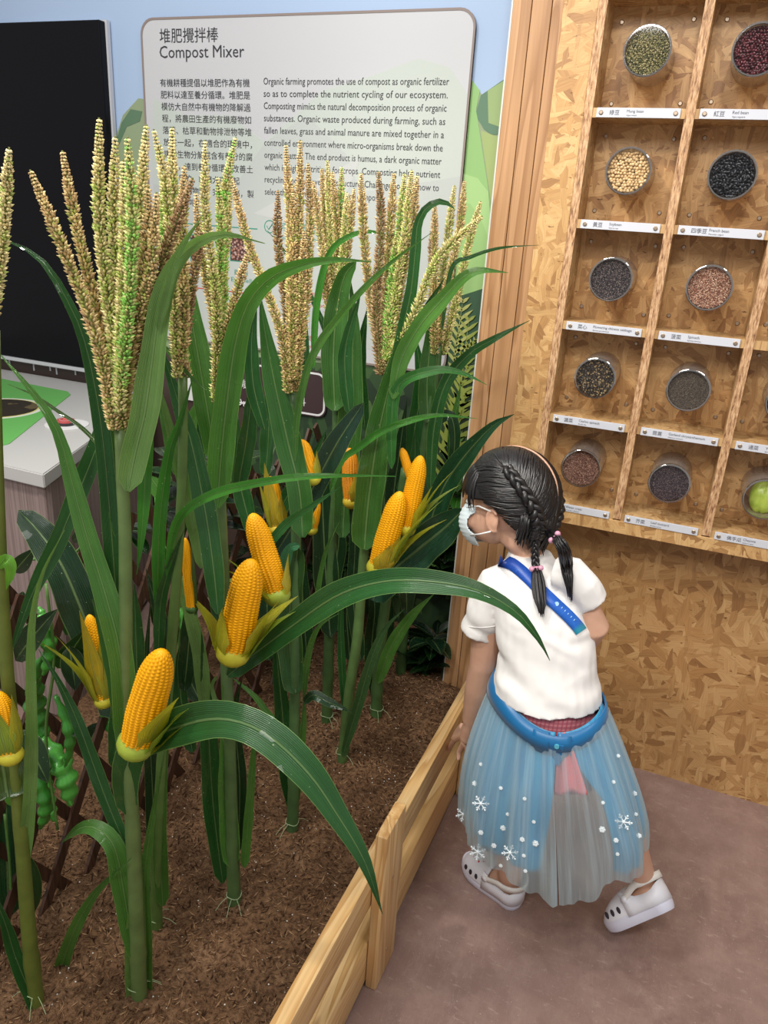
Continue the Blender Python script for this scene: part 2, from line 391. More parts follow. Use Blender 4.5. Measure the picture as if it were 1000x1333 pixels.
for pts in [[(572, 590), (588, 520), (606, 505), (604, 540), (585, 575)], [(570, 640), (590, 590), (602, 560), (598, 600), (578, 645)], [(590, 700), (605, 650), (612, 640), (606, 690), (594, 720)], [(556, 720), (570, 690), (590, 680), (580, 710)]]:
    wall_poly('printed_leaf', pts, fm2 if pts[0][1] < 650 else fm3, wb, .0075)

# pilaster of three vertical boards beside the shelf
tr = empty('trim_1', (-.444, 1.9, 0)); tag(tr, 'wooden pilaster of three vertical boards', kind='structure')
mb = MB(); mb.box((-.508, 1.915, 0), (-.379, YP + .03, 2.75)); mb.build('backing', M['dark'], tr)
for x0, x1 in ((-.508, -.467), (-.4655, -.423), (-.4215, -.380)):
    mb = MB(); mb.box((x0, 1.898, 0), (x1, 1.916, 2.75), .0012); mb.build('board', M['cedar'], tr)
mb = MB(); mb.box((-.512, 1.90, 0), (-.5085, 1.93, 2.75)); mb.build('edge_strip', flat('edge_strip', (.55, .55, .52)), tr)

# ------------------------------------------------------------------ information panel
TXT_CACHE = []
def text_mesh(body, mat, parent, x0, z, h, Y, width=None, name='text_line', ext=.0002):
    cu = bpy.data.curves.new('t', 'FONT'); cu.body = body; cu.size = 1.0; cu.resolution_u = 2; cu.extrude = 0; cu.offset = 0
    o = bpy.data.objects.new('t', cu); COL.objects.link(o)
    dg = bpy.context.evaluated_depsgraph_get(); me = bpy.data.meshes.new_from_object(o.evaluated_get(dg))
    bpy.data.objects.remove(o); bpy.data.curves.remove(cu)
    n = len(me.vertices)
    if n == 0: return None
    a = np.zeros(n * 3); me.vertices.foreach_get('co', a); a = a.reshape(-1, 3)
    wid = a[:, 0].max() - a[:, 0].min(); sc = h; sx = sc if width is None else width / wid
    b = np.zeros_like(a); b[:, 0] = (a[:, 0] - a[:, 0].min()) * sx + x0; b[:, 2] = a[:, 1] * sc + z; b[:, 1] = Y
    me.vertices.foreach_set('co', b.ravel()); me.materials.clear(); me.materials.append(mat); me.name = name; me.update()
    return link(name, me, parent)
def rrect(x0, x1, z0, z1, r, n=6):
    P = []
    for cx, cz, a0 in ((x1 - r, z1 - r, 0), (x0 + r, z1 - r, 90), (x0 + r, z0 + r, 180), (x1 - r, z0 + r, 270)):
        for i in range(n + 1):
            a = math.radians(a0 + 90 * i / n); P.append((cx + r * math.cos(a), cz + r * math.sin(a)))
    return P
def plate(name, P, y0, y1, mat, parent):          # outline in x,z extruded from y0 (front) to y1
    n = len(P); V = [(a, y0, b) for a, b in P] + [(a, y1, b) for a, b in P]
    F = [tuple(range(n)), tuple(range(n, 2 * n))[::-1]] + [(i, (i + 1) % n, (i + 1) % n + n, i + n) for i in range(n)]
    return link(name, mesh(name, V, F, mat, smooth=False), parent)
def ring(name, P, P2, y0, y1, mat, parent):
    n = len(P); V = [(a, y0, b) for a, b in P] + [(a, y0, b) for a, b in P2] + [(a, y1, b) for a, b in P] + [(a, y1, b) for a, b in P2]; F = []
    for i in range(n):
        j = (i + 1) % n; F += [(i, j, j + n, i + n), (i, i + 2 * n, j + 2 * n, j), (i + n, j + n, j + 3 * n, i + 3 * n)]
    return link(name, mesh(name, V, F, mat, smooth=False), parent)
pan = empty('information_panel', (-1.2, YP, .93), 'large white printed panel about a compost mixer on the mural wall', 'sign')
PX0, PX1, PZ0, PZ1 = -1.727, -.677, .965, 1.905
s = NT('panel_print'); co = s.coord('Object'); x, y, z = s.sep(co)
c = s.mix(s.g(z, 1.2, 1.55, 0, 1), (.53, .54, .56), (.55, .55, .64)); s.set(c, .45); M['panel'] = s.m
plate('board', rrect(PX0, PX1, PZ0, PZ1, .045), YP - .012, YP - .006, M['panel'], pan)
ring('border', rrect(PX0, PX1, PZ0, PZ1, .045), rrect(PX0 + .006, PX1 - .006, PZ0 + .006, PZ1 - .006, .041), YP - .0135, YP - .006, flat('border_brown', (.25, .20, .18)), pan)
YT = YP - .0131
def pp(name, pix, col, off=.0122):
    return wall_poly(name, pix, flat('pr' + str(col), col), pan, off, clip=(PX0 + .02, PX1 - .0075, PZ0 + .045, PZ1))
pp('printed_hill', [(196, 200), (200, 128), (240, 150), (300, 150), (345, 185), (420, 118), (480, 100), (545, 76), (586, 88), (614, 122), (612, 300), (600, 470), (205, 470)], (.50, .55, .51))
pp('printed_hill', [(200, 240), (300, 250), (345, 185), (400, 150), (450, 200), (470, 250), (610, 230), (600, 470), (205, 470)], (.475, .51, .49), .0124)
pp('printed_hill', [(330, 278), (400, 240), (470, 205), (452, 250), (380, 290)], (.53, .55, .54), .0126)
def tline(body, px, py, px1, hpx, mat=None, name='text_line'):
    a = Wy(px, py, YT); b = Wy(px1, py, YT)
    return text_mesh(body, mat or M['ink'], pan, a.x, a.z, hpx * 2.42 / 1000, YT, (b.x - a.x))
tline('堆肥攪拌棒', 208, 54.5, 284, 17)
tline('Compost Mixer', 208, 75.5, 318, 19)
zh = ['有機耕種提倡以堆肥作為有機', '肥料以達至養分循環。堆肥是', '模仿大自然中有機物的降解過', '程，將農田生產的有機廢物如', '落葉、枯草和動物排泄物等堆', '放在一起，在適合的環境中，', '讓微生物分解成含有養分的腐', '殖質，達到養分循環、改善土', '壤的目的。就讓大家一起', '選出堆肥物料，完成任務，製', '作肥料吧！']
for i, t in enumerate(zh):
    t_ = t; y_ = 112 + i * 15.35; x1 = 208.5 + 116.5 * len(t) / 13.0
    tline(t_, 208.5 + i * .9, y_, x1 + i * .6, 9.6)
en = ['Organic farming promotes the use of compost as organic fertilizer', 'so as to complete the nutrient cycling of our ecosystem.', 'Composting mimics the natural decomposition process of organic', 'substances. Organic waste produced during farming, such as', 'fallen leaves, grass and animal manure are mixed together in a', 'controlled environment where micro-organisms break down the', 'organic matter. The end product is humus, a dark organic matter', 'which is highly nutritious for crops. Composting helps nutrient', 'recycling and improves soil structure. Challenge yourself now to', 'select the right materials for making compost!']
for i, t in enumerate(en):
    tline(t, 343 + i * .2, 110 + i * 15.9, (584.5 - i * 1.55) if i < 9 else 497, 10.6)
teal = flat('print_teal', (.04, .28, .20)); redp = flat('print_red', (.55, .06, .06))
def line_px(p0, p1, th, mat):
    a = Wy(*p0, YT); b = Wy(*p1, YT); mb = MB(); mb.box((a.x, YT, min(a.z, b.z) - th / 2), (b.x, YT + .001, min(a.z, b.z) + th / 2)); return mb.build('printed_rule', mat, pan)
line_px((240, 291), (335, 294), .003, teal); line_px((240, 373), (335, 376), .003, redp)
c0 = Wy(351, 295, YT); P = [(c0.x + .019 * math.cos(a), c0.z + .019 * math.sin(a)) for a in np.linspace(0, 2 * PI, 28, endpoint=False)]
P2 = [(c0.x + .0165 * math.cos(a), c0.z + .0165 * math.sin(a)) for a in np.linspace(0, 2 * PI, 28, endpoint=False)]
ring('tick_mark_circle', P, P2, YT, YT + .001, teal, pan)
mb = MB(); mb.tube([(c0.x - .010, YT, c0.z + .002), (c0.x - .003, YT, c0.z - .008), (c0.x + .011, YT, c0.z + .010)], .0014, 5); mb.build('tick_mark', teal, pan)
tline('可用作堆肥的食物殘渣', 366, 299, 432, 10, teal); tline('Suitable for compost', 366, 311, 420, 7, teal)
tline('雞蛋殼', 305, 357, 323, 7.5, teal); tline('Eggshells', 301, 366, 331, 8, teal)
tline('不可用作堆肥', 380, 385, 425, 9, redp); tline('Not for compost', 382, 396, 428, 7, redp)
tline('砂（乾土）', 388, 441, 415, 7, redp); tline('Inorganic soil', 390, 451, 425, 6, redp)
s = NT('eggshell_photo'); v = s.voro(s.coord('Object'), 120); r, g_, b_ = s.sep(v)
d = s.voro(s.coord('Object'), 120, out='Distance')
s.set(s.mix(s.g(d, .2, .6), s.ramp(r, [(0, (.62, .42, .36)), (.5, (.42, .18, .12)), (1, (.75, .62, .58))]), (.07, .02, .015)), .6); M['eggphoto'] = s.m
s = NT('waste_photo'); v = s.voro(s.coord('Object'), 90); r, g_, b_ = s.sep(v)
s.set(s.ramp(r, [(0, (.35, .05, .05)), (.5, (.45, .32, .28)), (1, (.65, .6, .58))]), .6); M['wastephoto'] = s.m
def photo(x0, y0, x1, y1, mat, fr):
    a = Wy(x0, y0, YT); b = Wy(x1, y1, YT)
    mb = MB(); mb.box((a.x - .003, YT + .0003, b.z - .003), (b.x + .003, YT + .001, a.z + .003)); mb.build('picture_frame', fr, pan)
    mb = MB(); mb.box((a.x, YT - .0003, b.z), (b.x, YT + .0006, a.z)); mb.build('picture', mat, pan)
photo(300, 307, 327, 341, M['eggphoto'], teal); photo(248, 306, 262, 340, M['eggphoto'], teal)
photo(380, 312, 395, 345, M['eggphoto'], teal)
photo(303, 392, 327, 425, M['wastephoto'], redp)
grey = flat('print_grey', (.42, .43, .50)); 
a = Wy(400, 400, YT); 
for i in range(10):
    mb = MB(); mb.box((a.x + i * .0075, YT, a.z - .10), (a.x + i * .0075 + .0028, YT + .001, a.z)); mb.build('printed_stripe', grey, pan)
a = Wy(312, 385, YT)
for i in range(8):
    mb = MB(); mb.box((a.x + .03 + i * .0075, YT, a.z - .07), (a.x + .03 + i * .0075 + .0028, YT + .001, a.z)); mb.build('printed_stripe', grey, pan)

# brown sign below
bs = empty('brown_sign', (-1.3, YP, .8), 'dark brown rounded sign with white outline below the white panel', 'sign')
a = Wy(242, 456, YP - .014); b = Wy(424, 545, YP - .014)
plate('board', rrect(a.x, b.x, b.z, b.z + .148, .03), YP - .014, YP - .006, flat('sign_brown', (.042, .022, .024)), bs)
ring('outline', rrect(a.x + .004, b.x - .004, b.z + .004, b.z + .144, .028), rrect(a.x + .010, b.x - .010, b.z + .010, b.z + .138, .023), YP - .0148, YP - .013, flat('outline_white', (.7, .7, .7)), bs)
wh = flat('outline_white', (.7, .7, .7)); Ys = YP - .0146
q = Wy(386, 526, Ys); text_mesh('科', wh, bs, q.x, q.z, .036, Ys)
q = Wy(300, 502, Ys); text_mesh('有機中', wh, bs, q.x, q.z, .034, Ys)
q = Wy(306, 527, Ys); text_mesh('Organic', wh, bs, q.x, q.z, .038, Ys)
q = Wy(241, 520, Ys); mb = MB(); mb.box((q.x, Ys, q.z), (q.x + .05, Ys + .001, q.z + .10)); mb.build('white_patch', wh, bs)

# ------------------------------------------------------------------ screen
scn = empty('display_screen', (-2.4, YP, .8), 'big black display screen left of the white panel', 'screen')
s = NT('black_glass'); n1 = s.noise(s.mapping(s.coord('Object'), rot=(0, .35, 0), scale=(5, 1, 1.2)), 2, 3); s.set((.006, .006, .008), s.g(n1, .3, .7, .12, .22), spec=.12); M['screen'] = s.m
mb = MB(); mb.box((-3.3, YP - .045, .822), (-1.853, YP - .012, 1.898), .004); mb.build('glass', M['screen'], scn)
mb = MB(); mb.box((-3.3, YP - .05, .81), (-1.853, YP - .012, .8215)); mb.box((-3.3, YP - .02, .80), (-1.846, YP - .006, 1.902)); mb.build('frame', flat('frame_white', (.55, .56, .60)), scn)
for i, xx in enumerate((-2.30, -2.22, -2.19, -2.10, -2.42)):
    mb = MB(); mb.box((xx, YP - .009, .772 + (i % 2) * .01), (xx + .006, YP - .006, .80)); mb.build('printed_tick', flat('frame_white', (.55, .56, .60)), scn)

# ------------------------------------------------------------------ counter
ct = empty('counter', (-1.9, 1.8, 0), 'grey wood-grain counter with white worktop under the screen', 'counter')
CP = [(-3.0, 1.38), (-1.415, 1.345), (-1.742, 2.175), (-1.742, 2.185), (-3.0, 2.185)]
def prism(P, z0, z1, bev=0):
    n = len(P); bm = bmesh.new(); lo = [bm.verts.new((a, b, z0)) for a, b in P]; hi = [bm.verts.new((a, b, z1)) for a, b in P]
    bm.faces.new(lo[::-1]); bm.faces.new(hi)
    for i in range(n): bm.faces.new((lo[i], lo[(i + 1) % n], hi[(i + 1) % n], hi[i]))
    bm.verts.index_update()
    if bev: bmesh.ops.bevel(bm, geom=bm.edges[:], offset=bev, segments=2, affect='EDGES')
    bm.verts.index_update(); V = [tuple(v.co) for v in bm.verts]; F = [tuple(v.index for v in f.verts) for f in bm.faces]; bm.free(); return V, F
mb = MB(); mb.add(*prism(CP, .722, .76, .003)); mb.build('worktop', flat('worktop', (.50, .50, .49), .35), ct)
s = NT('grey_grain'); co = s.coord('Object')
n1 = s.noise(s.mapping(co, scale=(160, 160, 3)), 1, 3, .6); n2 = s.noise(s.mapping(co, scale=(40, 40, 1.2)), 1, 2)
c = s.ramp(n1, [(.3, (.20, .145, .135)), (.55, (.33, .25, .235)), (.75, (.40, .32, .30))]); s.set(s.mix(.4, c, s.ramp(n2, [(.3, (.7, .7, .7)), (.7, (1, 1, 1))]), 'MULTIPLY'), .5); M['grain'] = s.m
CB = [(-2.98, 1.40), (-1.435, 1.365), (-1.757, 2.17), (-2.98, 2.17)]
mb = MB(); mb.add(*prism([(-2.98, 1.42), (-1.45, 1.385), (-1.767, 2.16), (-2.98, 2.165)], 0, .722)); mb.build('carcass', M['dark'], ct)
def panel_between(p, q, th, z0, z1, name):
    p = Vector((*p, 0)); q = Vector((*q, 0)); d = (q - p).normalized(); n = Vector((d.y, -d.x, 0))
    P = [p + d * .0012, q - d * .0012, q - d * .0012 - n * th, p + d * .0012 - n * th]
    mb = MB(); mb.add(*prism([(v.x, v.y) for v in P], z0, z1)); return mb.build(name, M['grain'], ct)
panel_between((-2.2, 1.385), (-1.435, 1.365), .018, .02, .72, 'front_panel'); panel_between((-2.98, 1.40), (-2.2, 1.385), .018, .02, .72, 'front_panel')
panel_between((-1.435, 1.365), (-1.60, 1.7775), .018, .02, .72, 'side_panel'); panel_between((-1.60, 1.7775), (-1.757, 2.17), .018, .02, .72, 'side_panel')
# green mat with a brown round picture
gm = empty('green_mat', (-1.9, 1.7, .76), 'lime green mat with a round brown picture on the counter', 'mat')
zt = .7605
P = [Wz(a, b, zt) for a, b in ((-60, 488), (0, 493), (88, 510), (92, 514), (12, 578), (0, 581), (-90, 600))]
n = len(P); V = [(p.x, p.y, zt) for p in P] + [(p.x, p.y, zt + .0015) for p in P]; F = [tuple(range(n))[::-1], tuple(range(n, 2 * n))] + [(i, (i + 1) % n, (i + 1) % n + n, i + n) for i in range(n)]
link('mat_sheet', mesh('mat_sheet', V, F, flat('mat_green', (.13, .42, .10)), smooth=False), gm)
def disc(name, c, r, z0, z1, mat, parent, n=40):
    mb = MB(); mb.tube([(c.x, c.y, z0), (c.x, c.y, z1)], r, n); return mb.build(name, mat, parent)
c0 = Wz(-3, 532, zt)
disc('white_ring', c0, .135, zt + .0012, zt + .0019, flat('mat_white', (.65, .68, .6)), gm); disc('yellow_ring', c0, .122, zt + .0016, zt + .0023, flat('mat_yellow', (.6, .55, .15)), gm)
s = NT('soil_picture'); n1 = s.noise(s.coord('Object'), 14, 2); s.set(s.ramp(n1, [(.55, (.035, .028, .02)), (.56, (.13, .10, .05))], 'CONSTANT'), .4); disc('brown_picture', c0, .117, zt + .002, zt + .0027, s.m, gm)
bt = empty('round_button', (0, 0, 0), 'round red push button with a heart on a white disc on the counter', 'button'); c0 = Wz(87, 553, zt)
disc('base_disc', c0, .062, zt, zt + .002, flat('disc_white', (.68, .68, .68)), bt); c1 = Wz(86, 553, zt)
disc('button_ring', c1, .028, zt + .001, zt + .010, flat('btn_black', (.02, .02, .025), .3), bt); disc('button_cap', c1, .025, zt + .008, zt + .016, flat('btn_red', (.50, .09, .09), .3), bt)
disc('cap_ring', c1, .018, zt + .0155, zt + .0168, flat('btn_pale', (.62, .35, .35), .3), bt); disc('cap_centre', c1, .0155, zt + .0165, zt + .0174, flat('btn_red', (.50, .09, .09), .3), bt)
hp = []
for i in range(24):
    a = 2 * PI * i / 24; hx = 16 * math.sin(a) ** 3; hy = 13 * math.cos(a) - 5 * math.cos(2 * a) - 2 * math.cos(3 * a) - math.cos(4 * a); hp.append((c1.x + hx * .0006, c1.y + hy * .0006))
mb = MB(); mb.add(*prism(hp, zt + .0172, zt + .0182)); mb.build('heart', flat('btn_heart', (.75, .16, .14), .3), bt)

# ------------------------------------------------------------------ seed shelf
YF = 1.80; YB = 1.905
sh = empty('seed_shelf', (0, YB, .72), 'chipboard wall shelf of square cells holding round clear seed jars', 'shelf')
XS = [-.3, -.1, .1, .3, .5]; ZS = [.7625, .977, 1.192, 1.407, 1.622, 1.84]
TH = .009
mb = MB(); mb.box((-.375, YB, .72), (.575, YW - .001, 1.90)); mb.build('back_board', M['osb_back'], sh)
mb = MB(); mb.box((-.378, YF, .715), (-.3085, YF + .018, 1.915), .001); mb.build('frame_stile', M['osb'], sh)
mb = MB(); mb.box((.5085, YF, .715), (.578, YF + .018, 1.915), .001); mb.build('frame_stile', M['osb'], sh)
mb = MB(); mb.box((-.308, YF + .0005, .722), (.508, YF + .018, .7535), .001); mb.build('frame_rail', M['osb'], sh)
mb = MB(); mb.box((-.308, YF + .0005, 1.85), (.508, YF + .018, 1.915), .001); mb.build('frame_rail', M['osb'], sh)
mb = MB(); mb.box((-.376, YF + .018, .72), (-.358, YB, 1.91)); mb.build('side_board', M['osb_side'], sh)
mb = MB(); mb.box((.558, YF + .018, .72), (.576, YB, 1.91)); mb.build('side_board', M['osb_side'], sh)
mb = MB(); mb.box((-.358, YF + .018, .72), (.558, YB, .735)); mb.build('bottom_board', M['osb_shelf'], sh)
for x in XS:
    mb = MB(); mb.box((x - TH, YF + .001, .757), (x + TH, YF + .004, 1.85)); mb.build('upright_edge', M['osb_edge'], sh)
    mb = MB(); mb.box((x - TH, YF + .004, .757), (x + TH, YB, 1.85)); mb.build('upright', M['osb_side'], sh)
for i in range(4):
    for z in ZS:
        mb = MB(); mb.box((XS[i] + TH, YF + .003, z - .009), (XS[i + 1] - TH, YB, z + .009)); mb.build('shelf_board', M['osb_shelf'], sh)
screw = None
def add_screw(x, y, z, r=.0042, parent=None, name='screw'):
    global screw
    if screw is None:
        mb = MB(); mb.tube([(0, .001, 0), (0, -.0012, 0), (0, -.0022, 0)], [1, 1, .7], 12)
        for a in (0, PI / 2):
            mb.box((-.55, -.0024, -.12), (.55, -.0021, .12), M=Matrix.Rotation(a, 4, 'Y'))
        V = [(v[0] * .0042, v[1], v[2] * .0042) for v in mb.V]; screw = mesh('screw', V, mb.F, M['metal'], smooth=False)
    o = bpy.data.objects.new(name, screw); COL.objects.link(o); o.parent = parent
    q = parent; L = Vector()
    while q is not None: L += q.location; q = q.parent
    o.location = Vector((x, y, z)) - L; o.scale = (r / .0042, 1, r / .0042); return o
for i in range(4):
    for j in range(5):
        x0, x1 = XS[i] + .03, XS[i + 1] - .03
        for xx in (x0, x1):
            for zz in (ZS[j] + .032, ZS[j + 1] - .035): add_screw(xx + random.uniform(-.003, .003), YB - .0005, zz + random.uniform(-.003, .003), .0048, sh)
M['label'] = flat('label_white', (.58, .60, .66), .75); gink = flat('label_ink', (.10, .11, .14))
LB = {(0, 4): ('綠豆', 'Mung bean', 'Vigna radiata'), (1, 4): ('紅豆', 'Red bean', 'Vigna angularis'), (0, 3): ('黃豆', 'Soybean', 'Glycine max'), (1, 3): ('四季豆', 'French bean', 'Phaseolus vulgaris'),
      (0, 2): ('菜心', 'Flowering chinese cabbage', 'Brassica parachinensis'), (1, 2): ('菠菜', 'Spinach', 'Spinacia oleracea'), (0, 1): ('潺菜', 'Ceylon spinach', 'Basella alba'), (1, 1): ('茼蒿', 'Garland chrysanthemum', 'Glebionis coronaria'),
      (0, 0): ('西洋菜', 'Water cress', 'Nasturtium officinale'), (1, 0): ('芥菜', 'Leaf mustard', 'Brassica juncea'), (2, 1): ('通菜', 'Water spinach', 'Ipomoea aquatica'), (2, 0): ('佛手瓜', 'Chayote', 'Sechium edule')}
for (i, j), (zh_, en_, la) in LB.items():
    x0 = XS[i] + .018; z = ZS[j]
    mb = MB(); mb.box((x0, YF - .0015, z - .009), (x0 + .164, YF + .002, z + .009), .0006); lab = mb.build('label_strip', M['label'], sh)
    yt = YF - .0021
    text_mesh(zh_, gink, lab, x0 + .026, z - .0035, .0105, yt); text_mesh(en_, gink, lab, x0 + .060, z + .0005, .0078, yt, name='text_line'); text_mesh(la, gink, lab, x0 + .060, z - .0058, .0040, yt)
    for xx in (x0 + .009, x0 + .155): add_screw(xx, YF - .0018, z, .0045, lab)
# jars
M['clear'] = mat_clear('clear_acrylic', (.80, .76, .72), .04, .5, .22); M['lid'] = mat_clear('clear_lid', (.97, .97, .97), .012, .12); M['rim'] = mat_clear('acrylic_rim', (.62, .60, .58), .25, .5)
ico = {}
def seed_verts(kind):
    if kind not in ico:
        bm = bmesh.new(); bmesh.ops.create_icosphere(bm, subdivisions=2 if kind == 2 else 1, radius=1)
        ico[kind] = (np.array([v.co[:] for v in bm.verts]), [tuple(v.index for v in f.verts) for f in bm.faces]); bm.free()
    return ico[kind]
def seeds_mesh(name, cx, cz, R, r, shape, cols, kind=1, layers=2, gloss=.35, spacing=1.9):
    V0, F0 = seed_verts(kind); Vs = []; Fs = []; Cs = []; n = 0; rr = random.Random(hash(name) % 1000 if False else len(name) * 31)
    a_ = max(shape) ** .5
    for L in range(layers):
        y = YF - .004 + r * .75 + L * r * 1.5; st = r * spacing * (1 if max(shape) < 1.2 else .95); row = 0; zz = -R
        while zz < R:
            xx = -R + (row % 2) * st * .5 + L * st * .3
            while xx < R:
                if xx * xx + zz * zz < (R - r * .8) ** 2:
                    q = Quaternion((rr.gauss(0, 1), rr.gauss(0, 1), rr.gauss(0, 1), rr.gauss(0, 1))).normalized() if shape != (1, 1, 1) else Quaternion()
                    Mx = np.array(q.to_matrix()) @ np.diag(np.array(shape) * r * rr.uniform(.88, 1.08))
                    p = np.array([cx + xx + rr.uniform(-.45, .45) * r, y + rr.uniform(-.35, .35) * r, cz + zz + rr.uniform(-.45, .45) * r])
                    Vs.append(V0 @ Mx.T + p); Fs += [tuple(i + n for i in f) for f in F0]; n += len(V0)
                    c = np.array(rr.choice(cols)) * rr.uniform(.75, 1.2); Cs.append(np.tile(c, (len(V0), 1)))
                xx += st
            zz += st * .87; row += 1
    return np.vstack(Vs), Fs, np.vstack(Cs)
M['seed_gloss'] = mat_attr('seed_gloss', .22, spec=.6); M['seed_dull'] = mat_attr('seed_dull', .5)
RJ = .0455
def jar(i, j, label, content, **k):
    cx = -.2 + .2 * i; cz = ZS[j] + .1065 + (j == 4) * .001
    g = empty('seed_jar', (cx, YB, cz), label, 'jar', 'round clear seed jars on the chipboard shelf')
    y0, y1 = YF - .012, YB - .001
    N = 40; mb = MB()
    prof = [(y1, RJ - .002), (y1, RJ), (y0 + .004, RJ), (y0 + .004, RJ - .0022), (y1 - .001, RJ - .0022)]
    V = []; F = []
    for yy, r in prof:
        for kx in range(N): V.append((cx + r * math.cos(2 * PI * kx / N), yy, cz + r * math.sin(2 * PI * kx / N)))
    for a in range(len(prof) - 1):
        for kx in range(N): F.append((a * N + kx, a * N + (kx + 1) % N, (a + 1) * N + (kx + 1) % N, (a + 1) * N + kx))
    mb.add(V, F); mb.build('cup', M['clear'], g, smooth=False)
    mb = MB(); V = []; F = []; prof = [(y0 + .006, RJ + .0005), (y0, RJ + .0005), (y0 - .001, RJ - .001), (y0 - .001, RJ - .0035), (y0 + .006, RJ - .0035)]
    for yy, r in prof:
        for kx in range(N): V.append((cx + r * math.cos(2 * PI * kx / N), yy, cz + r * math.sin(2 * PI * kx / N)))
    for a in range(len(prof)):
        b = (a + 1) % len(prof)
        for kx in range(N): F.append((a * N + kx, a * N + (kx + 1) % N, b * N + (kx + 1) % N, b * N + kx))
    mb.add(V, F); mb.build('rim', M['rim'], g)
    mb = MB(); mb.tube([(cx, y0 + .0005, cz), (cx, y0 + .0015, cz)], RJ - .0035, N); mb.build('lid', M['lid'], g)
    if content:
        nm, lab, r, shape, cols, gloss, lay, spc, kd = content
        V, F, C = seeds_mesh(nm, cx, cz, RJ - .003, r, shape, cols, kd, lay, spacing=spc)
        me = mesh(nm, V, F, M['seed_gloss'] if gloss else M['seed_dull'], col=C); o = link(nm, me); tag(o, lab, 'seeds', kind='stuff')
        mb = MB(); yb = YF - .004 + r * 1.5 * lay; mb.tube([(cx, yb, cz), (cx, yb + .004, cz)], RJ - .003, N); avg = tuple(.55 * sum(c[q] for c in cols) / len(cols) for q in range(3))
        mb.build('filler_disc', plain('filler_' + nm, avg, .8), g)
SD = [(0, 4, 'mung_beans', 'olive green mung beans', .0021, (1, 1, 1.15), [(.16, .15, .05), (.24, .21, .09), (.09, .09, .035), (.33, .28, .13)], 1, 2, 1.75, 1),
      (1, 4, 'red_beans', 'dark maroon red beans', .0032, (.85, .8, 1.25), [(.09, .012, .02), (.13, .02, .03), (.06, .01, .015)], 1, 2, 1.75, 2),
      (0, 3, 'soybeans', 'cream coloured round soybeans', .0034, (1, 1, 1.0001), [(.72, .50, .25), (.78, .57, .31), (.66, .45, .22)], 1, 2, 1.85, 2),
      (1, 3, 'french_beans', 'shiny black french beans', .0036, (.75, .7, 1.5), [(.012, .013, .018), (.022, .024, .03)], 1, 3, 1.8, 2),
      (0, 2, 'cabbage_seeds', 'tiny grey black cabbage seeds', .0011, (1, 1, 1.001), [(.035, .028, .035), (.055, .045, .05), (.025, .02, .025), (.12, .09, .09), (.25, .2, .18)], 0, 2, 1.8, 1),
      (1, 2, 'spinach_seeds', 'pinkish tan spinach seeds', .0016, (1, .8, 1.2), [(.48, .26, .17), (.36, .17, .11), (.62, .42, .30), (.25, .10, .06)], 1, 2, 1.7, 1),
      (0, 1, 'ceylon_spinach_seeds', 'black and tan ceylon spinach seeds', .0019, (1, 1, 1.1), [(.03, .02, .015), (.06, .04, .025), (.02, .015, .012), (.35, .25, .13)], 1, 2, 1.75, 1),
      (1, 1, 'chrysanthemum_seeds', 'dull grey brown chrysanthemum seeds', .0013, (.6, .6, 1.5), [(.13, .10, .075), (.09, .07, .055), (.19, .15, .11)], 0, 2, 1.7, 1),
      (0, 0, 'cress_seeds', 'fine reddish brown cress seeds', .0010, (1, .9, 1.1), [(.17, .07, .045), (.11, .04, .03), (.28, .13, .09), (.5, .32, .24)], 0, 2, 1.8, 1),
      (1, 0, 'mustard_seeds', 'fine purple black mustard seeds', .0010, (1, 1, 1.001), [(.035, .022, .03), (.07, .045, .055), (.02, .012, .016), (.2, .14, .15)], 0, 2, 1.8, 1),
      (2, 1, 'water_spinach_seeds', 'dark grey water spinach seeds', .0026, (1, 1, 1.15), [(.02, .018, .02), (.045, .04, .045)], 1, 2, 1.8, 1)]
rowname = {4: 'top row', 3: 'second row', 2: 'third row', 1: 'fourth row', 0: 'bottom row'}
for i, j, nm, desc, r, shp, cols, gl, lay, spc, kd in SD:
    jar(i, j, 'round clear jar of ' + desc + ', ' + rowname[j] + ' of the shelf', (nm, desc + ' filling the jar in the ' + rowname[j], r, shp, cols, gl, lay, spc, kd))
jar(2, 0, 'round clear jar with a green chayote in the bottom row', None)
# chayote
cx, cz = .203, ZS[0] + .100; cyc = 1.835
V = []; F = []; N = 48; K = 24
for a in range(K + 1):
    th = PI * a / K
    for b in range(N):
        ph = 2 * PI * b / N; rad = .034 * (1 + .13 * abs(math.cos(2.5 * ph)) ** .7 - .10 * math.exp(-((th - PI) / .35) ** 2)) * (1 + .05 * math.cos(th * 2))
        rad *= 1 + .05 * noise.noise((math.cos(ph) * 2, math.sin(ph) * 2, th * 2))
        V.append((cx + rad * math.sin(th) * math.cos(ph) * .92, cyc + rad * math.sin(th) * math.sin(ph) * .75, cz - .002 + rad * math.cos(th) * .98))
for a in range(K):
    for b in range(N): F.append((a * N + b, (a + 1) * N + b, (a + 1) * N + (b + 1) % N, a * N + (b + 1) % N))
s = NT('chayote_skin'); s.set(s.ramp(s.noise(s.coord('Object'), 60, 3), [(.3, (.33, .50, .03)), (.7, (.52, .66, .10))]), .3, spec=.5); 
cy = link('chayote', mesh('chayote', V, F, s.m)); tag(cy, 'wrinkled yellow green chayote lying in the bottom right jar', 'chayote')
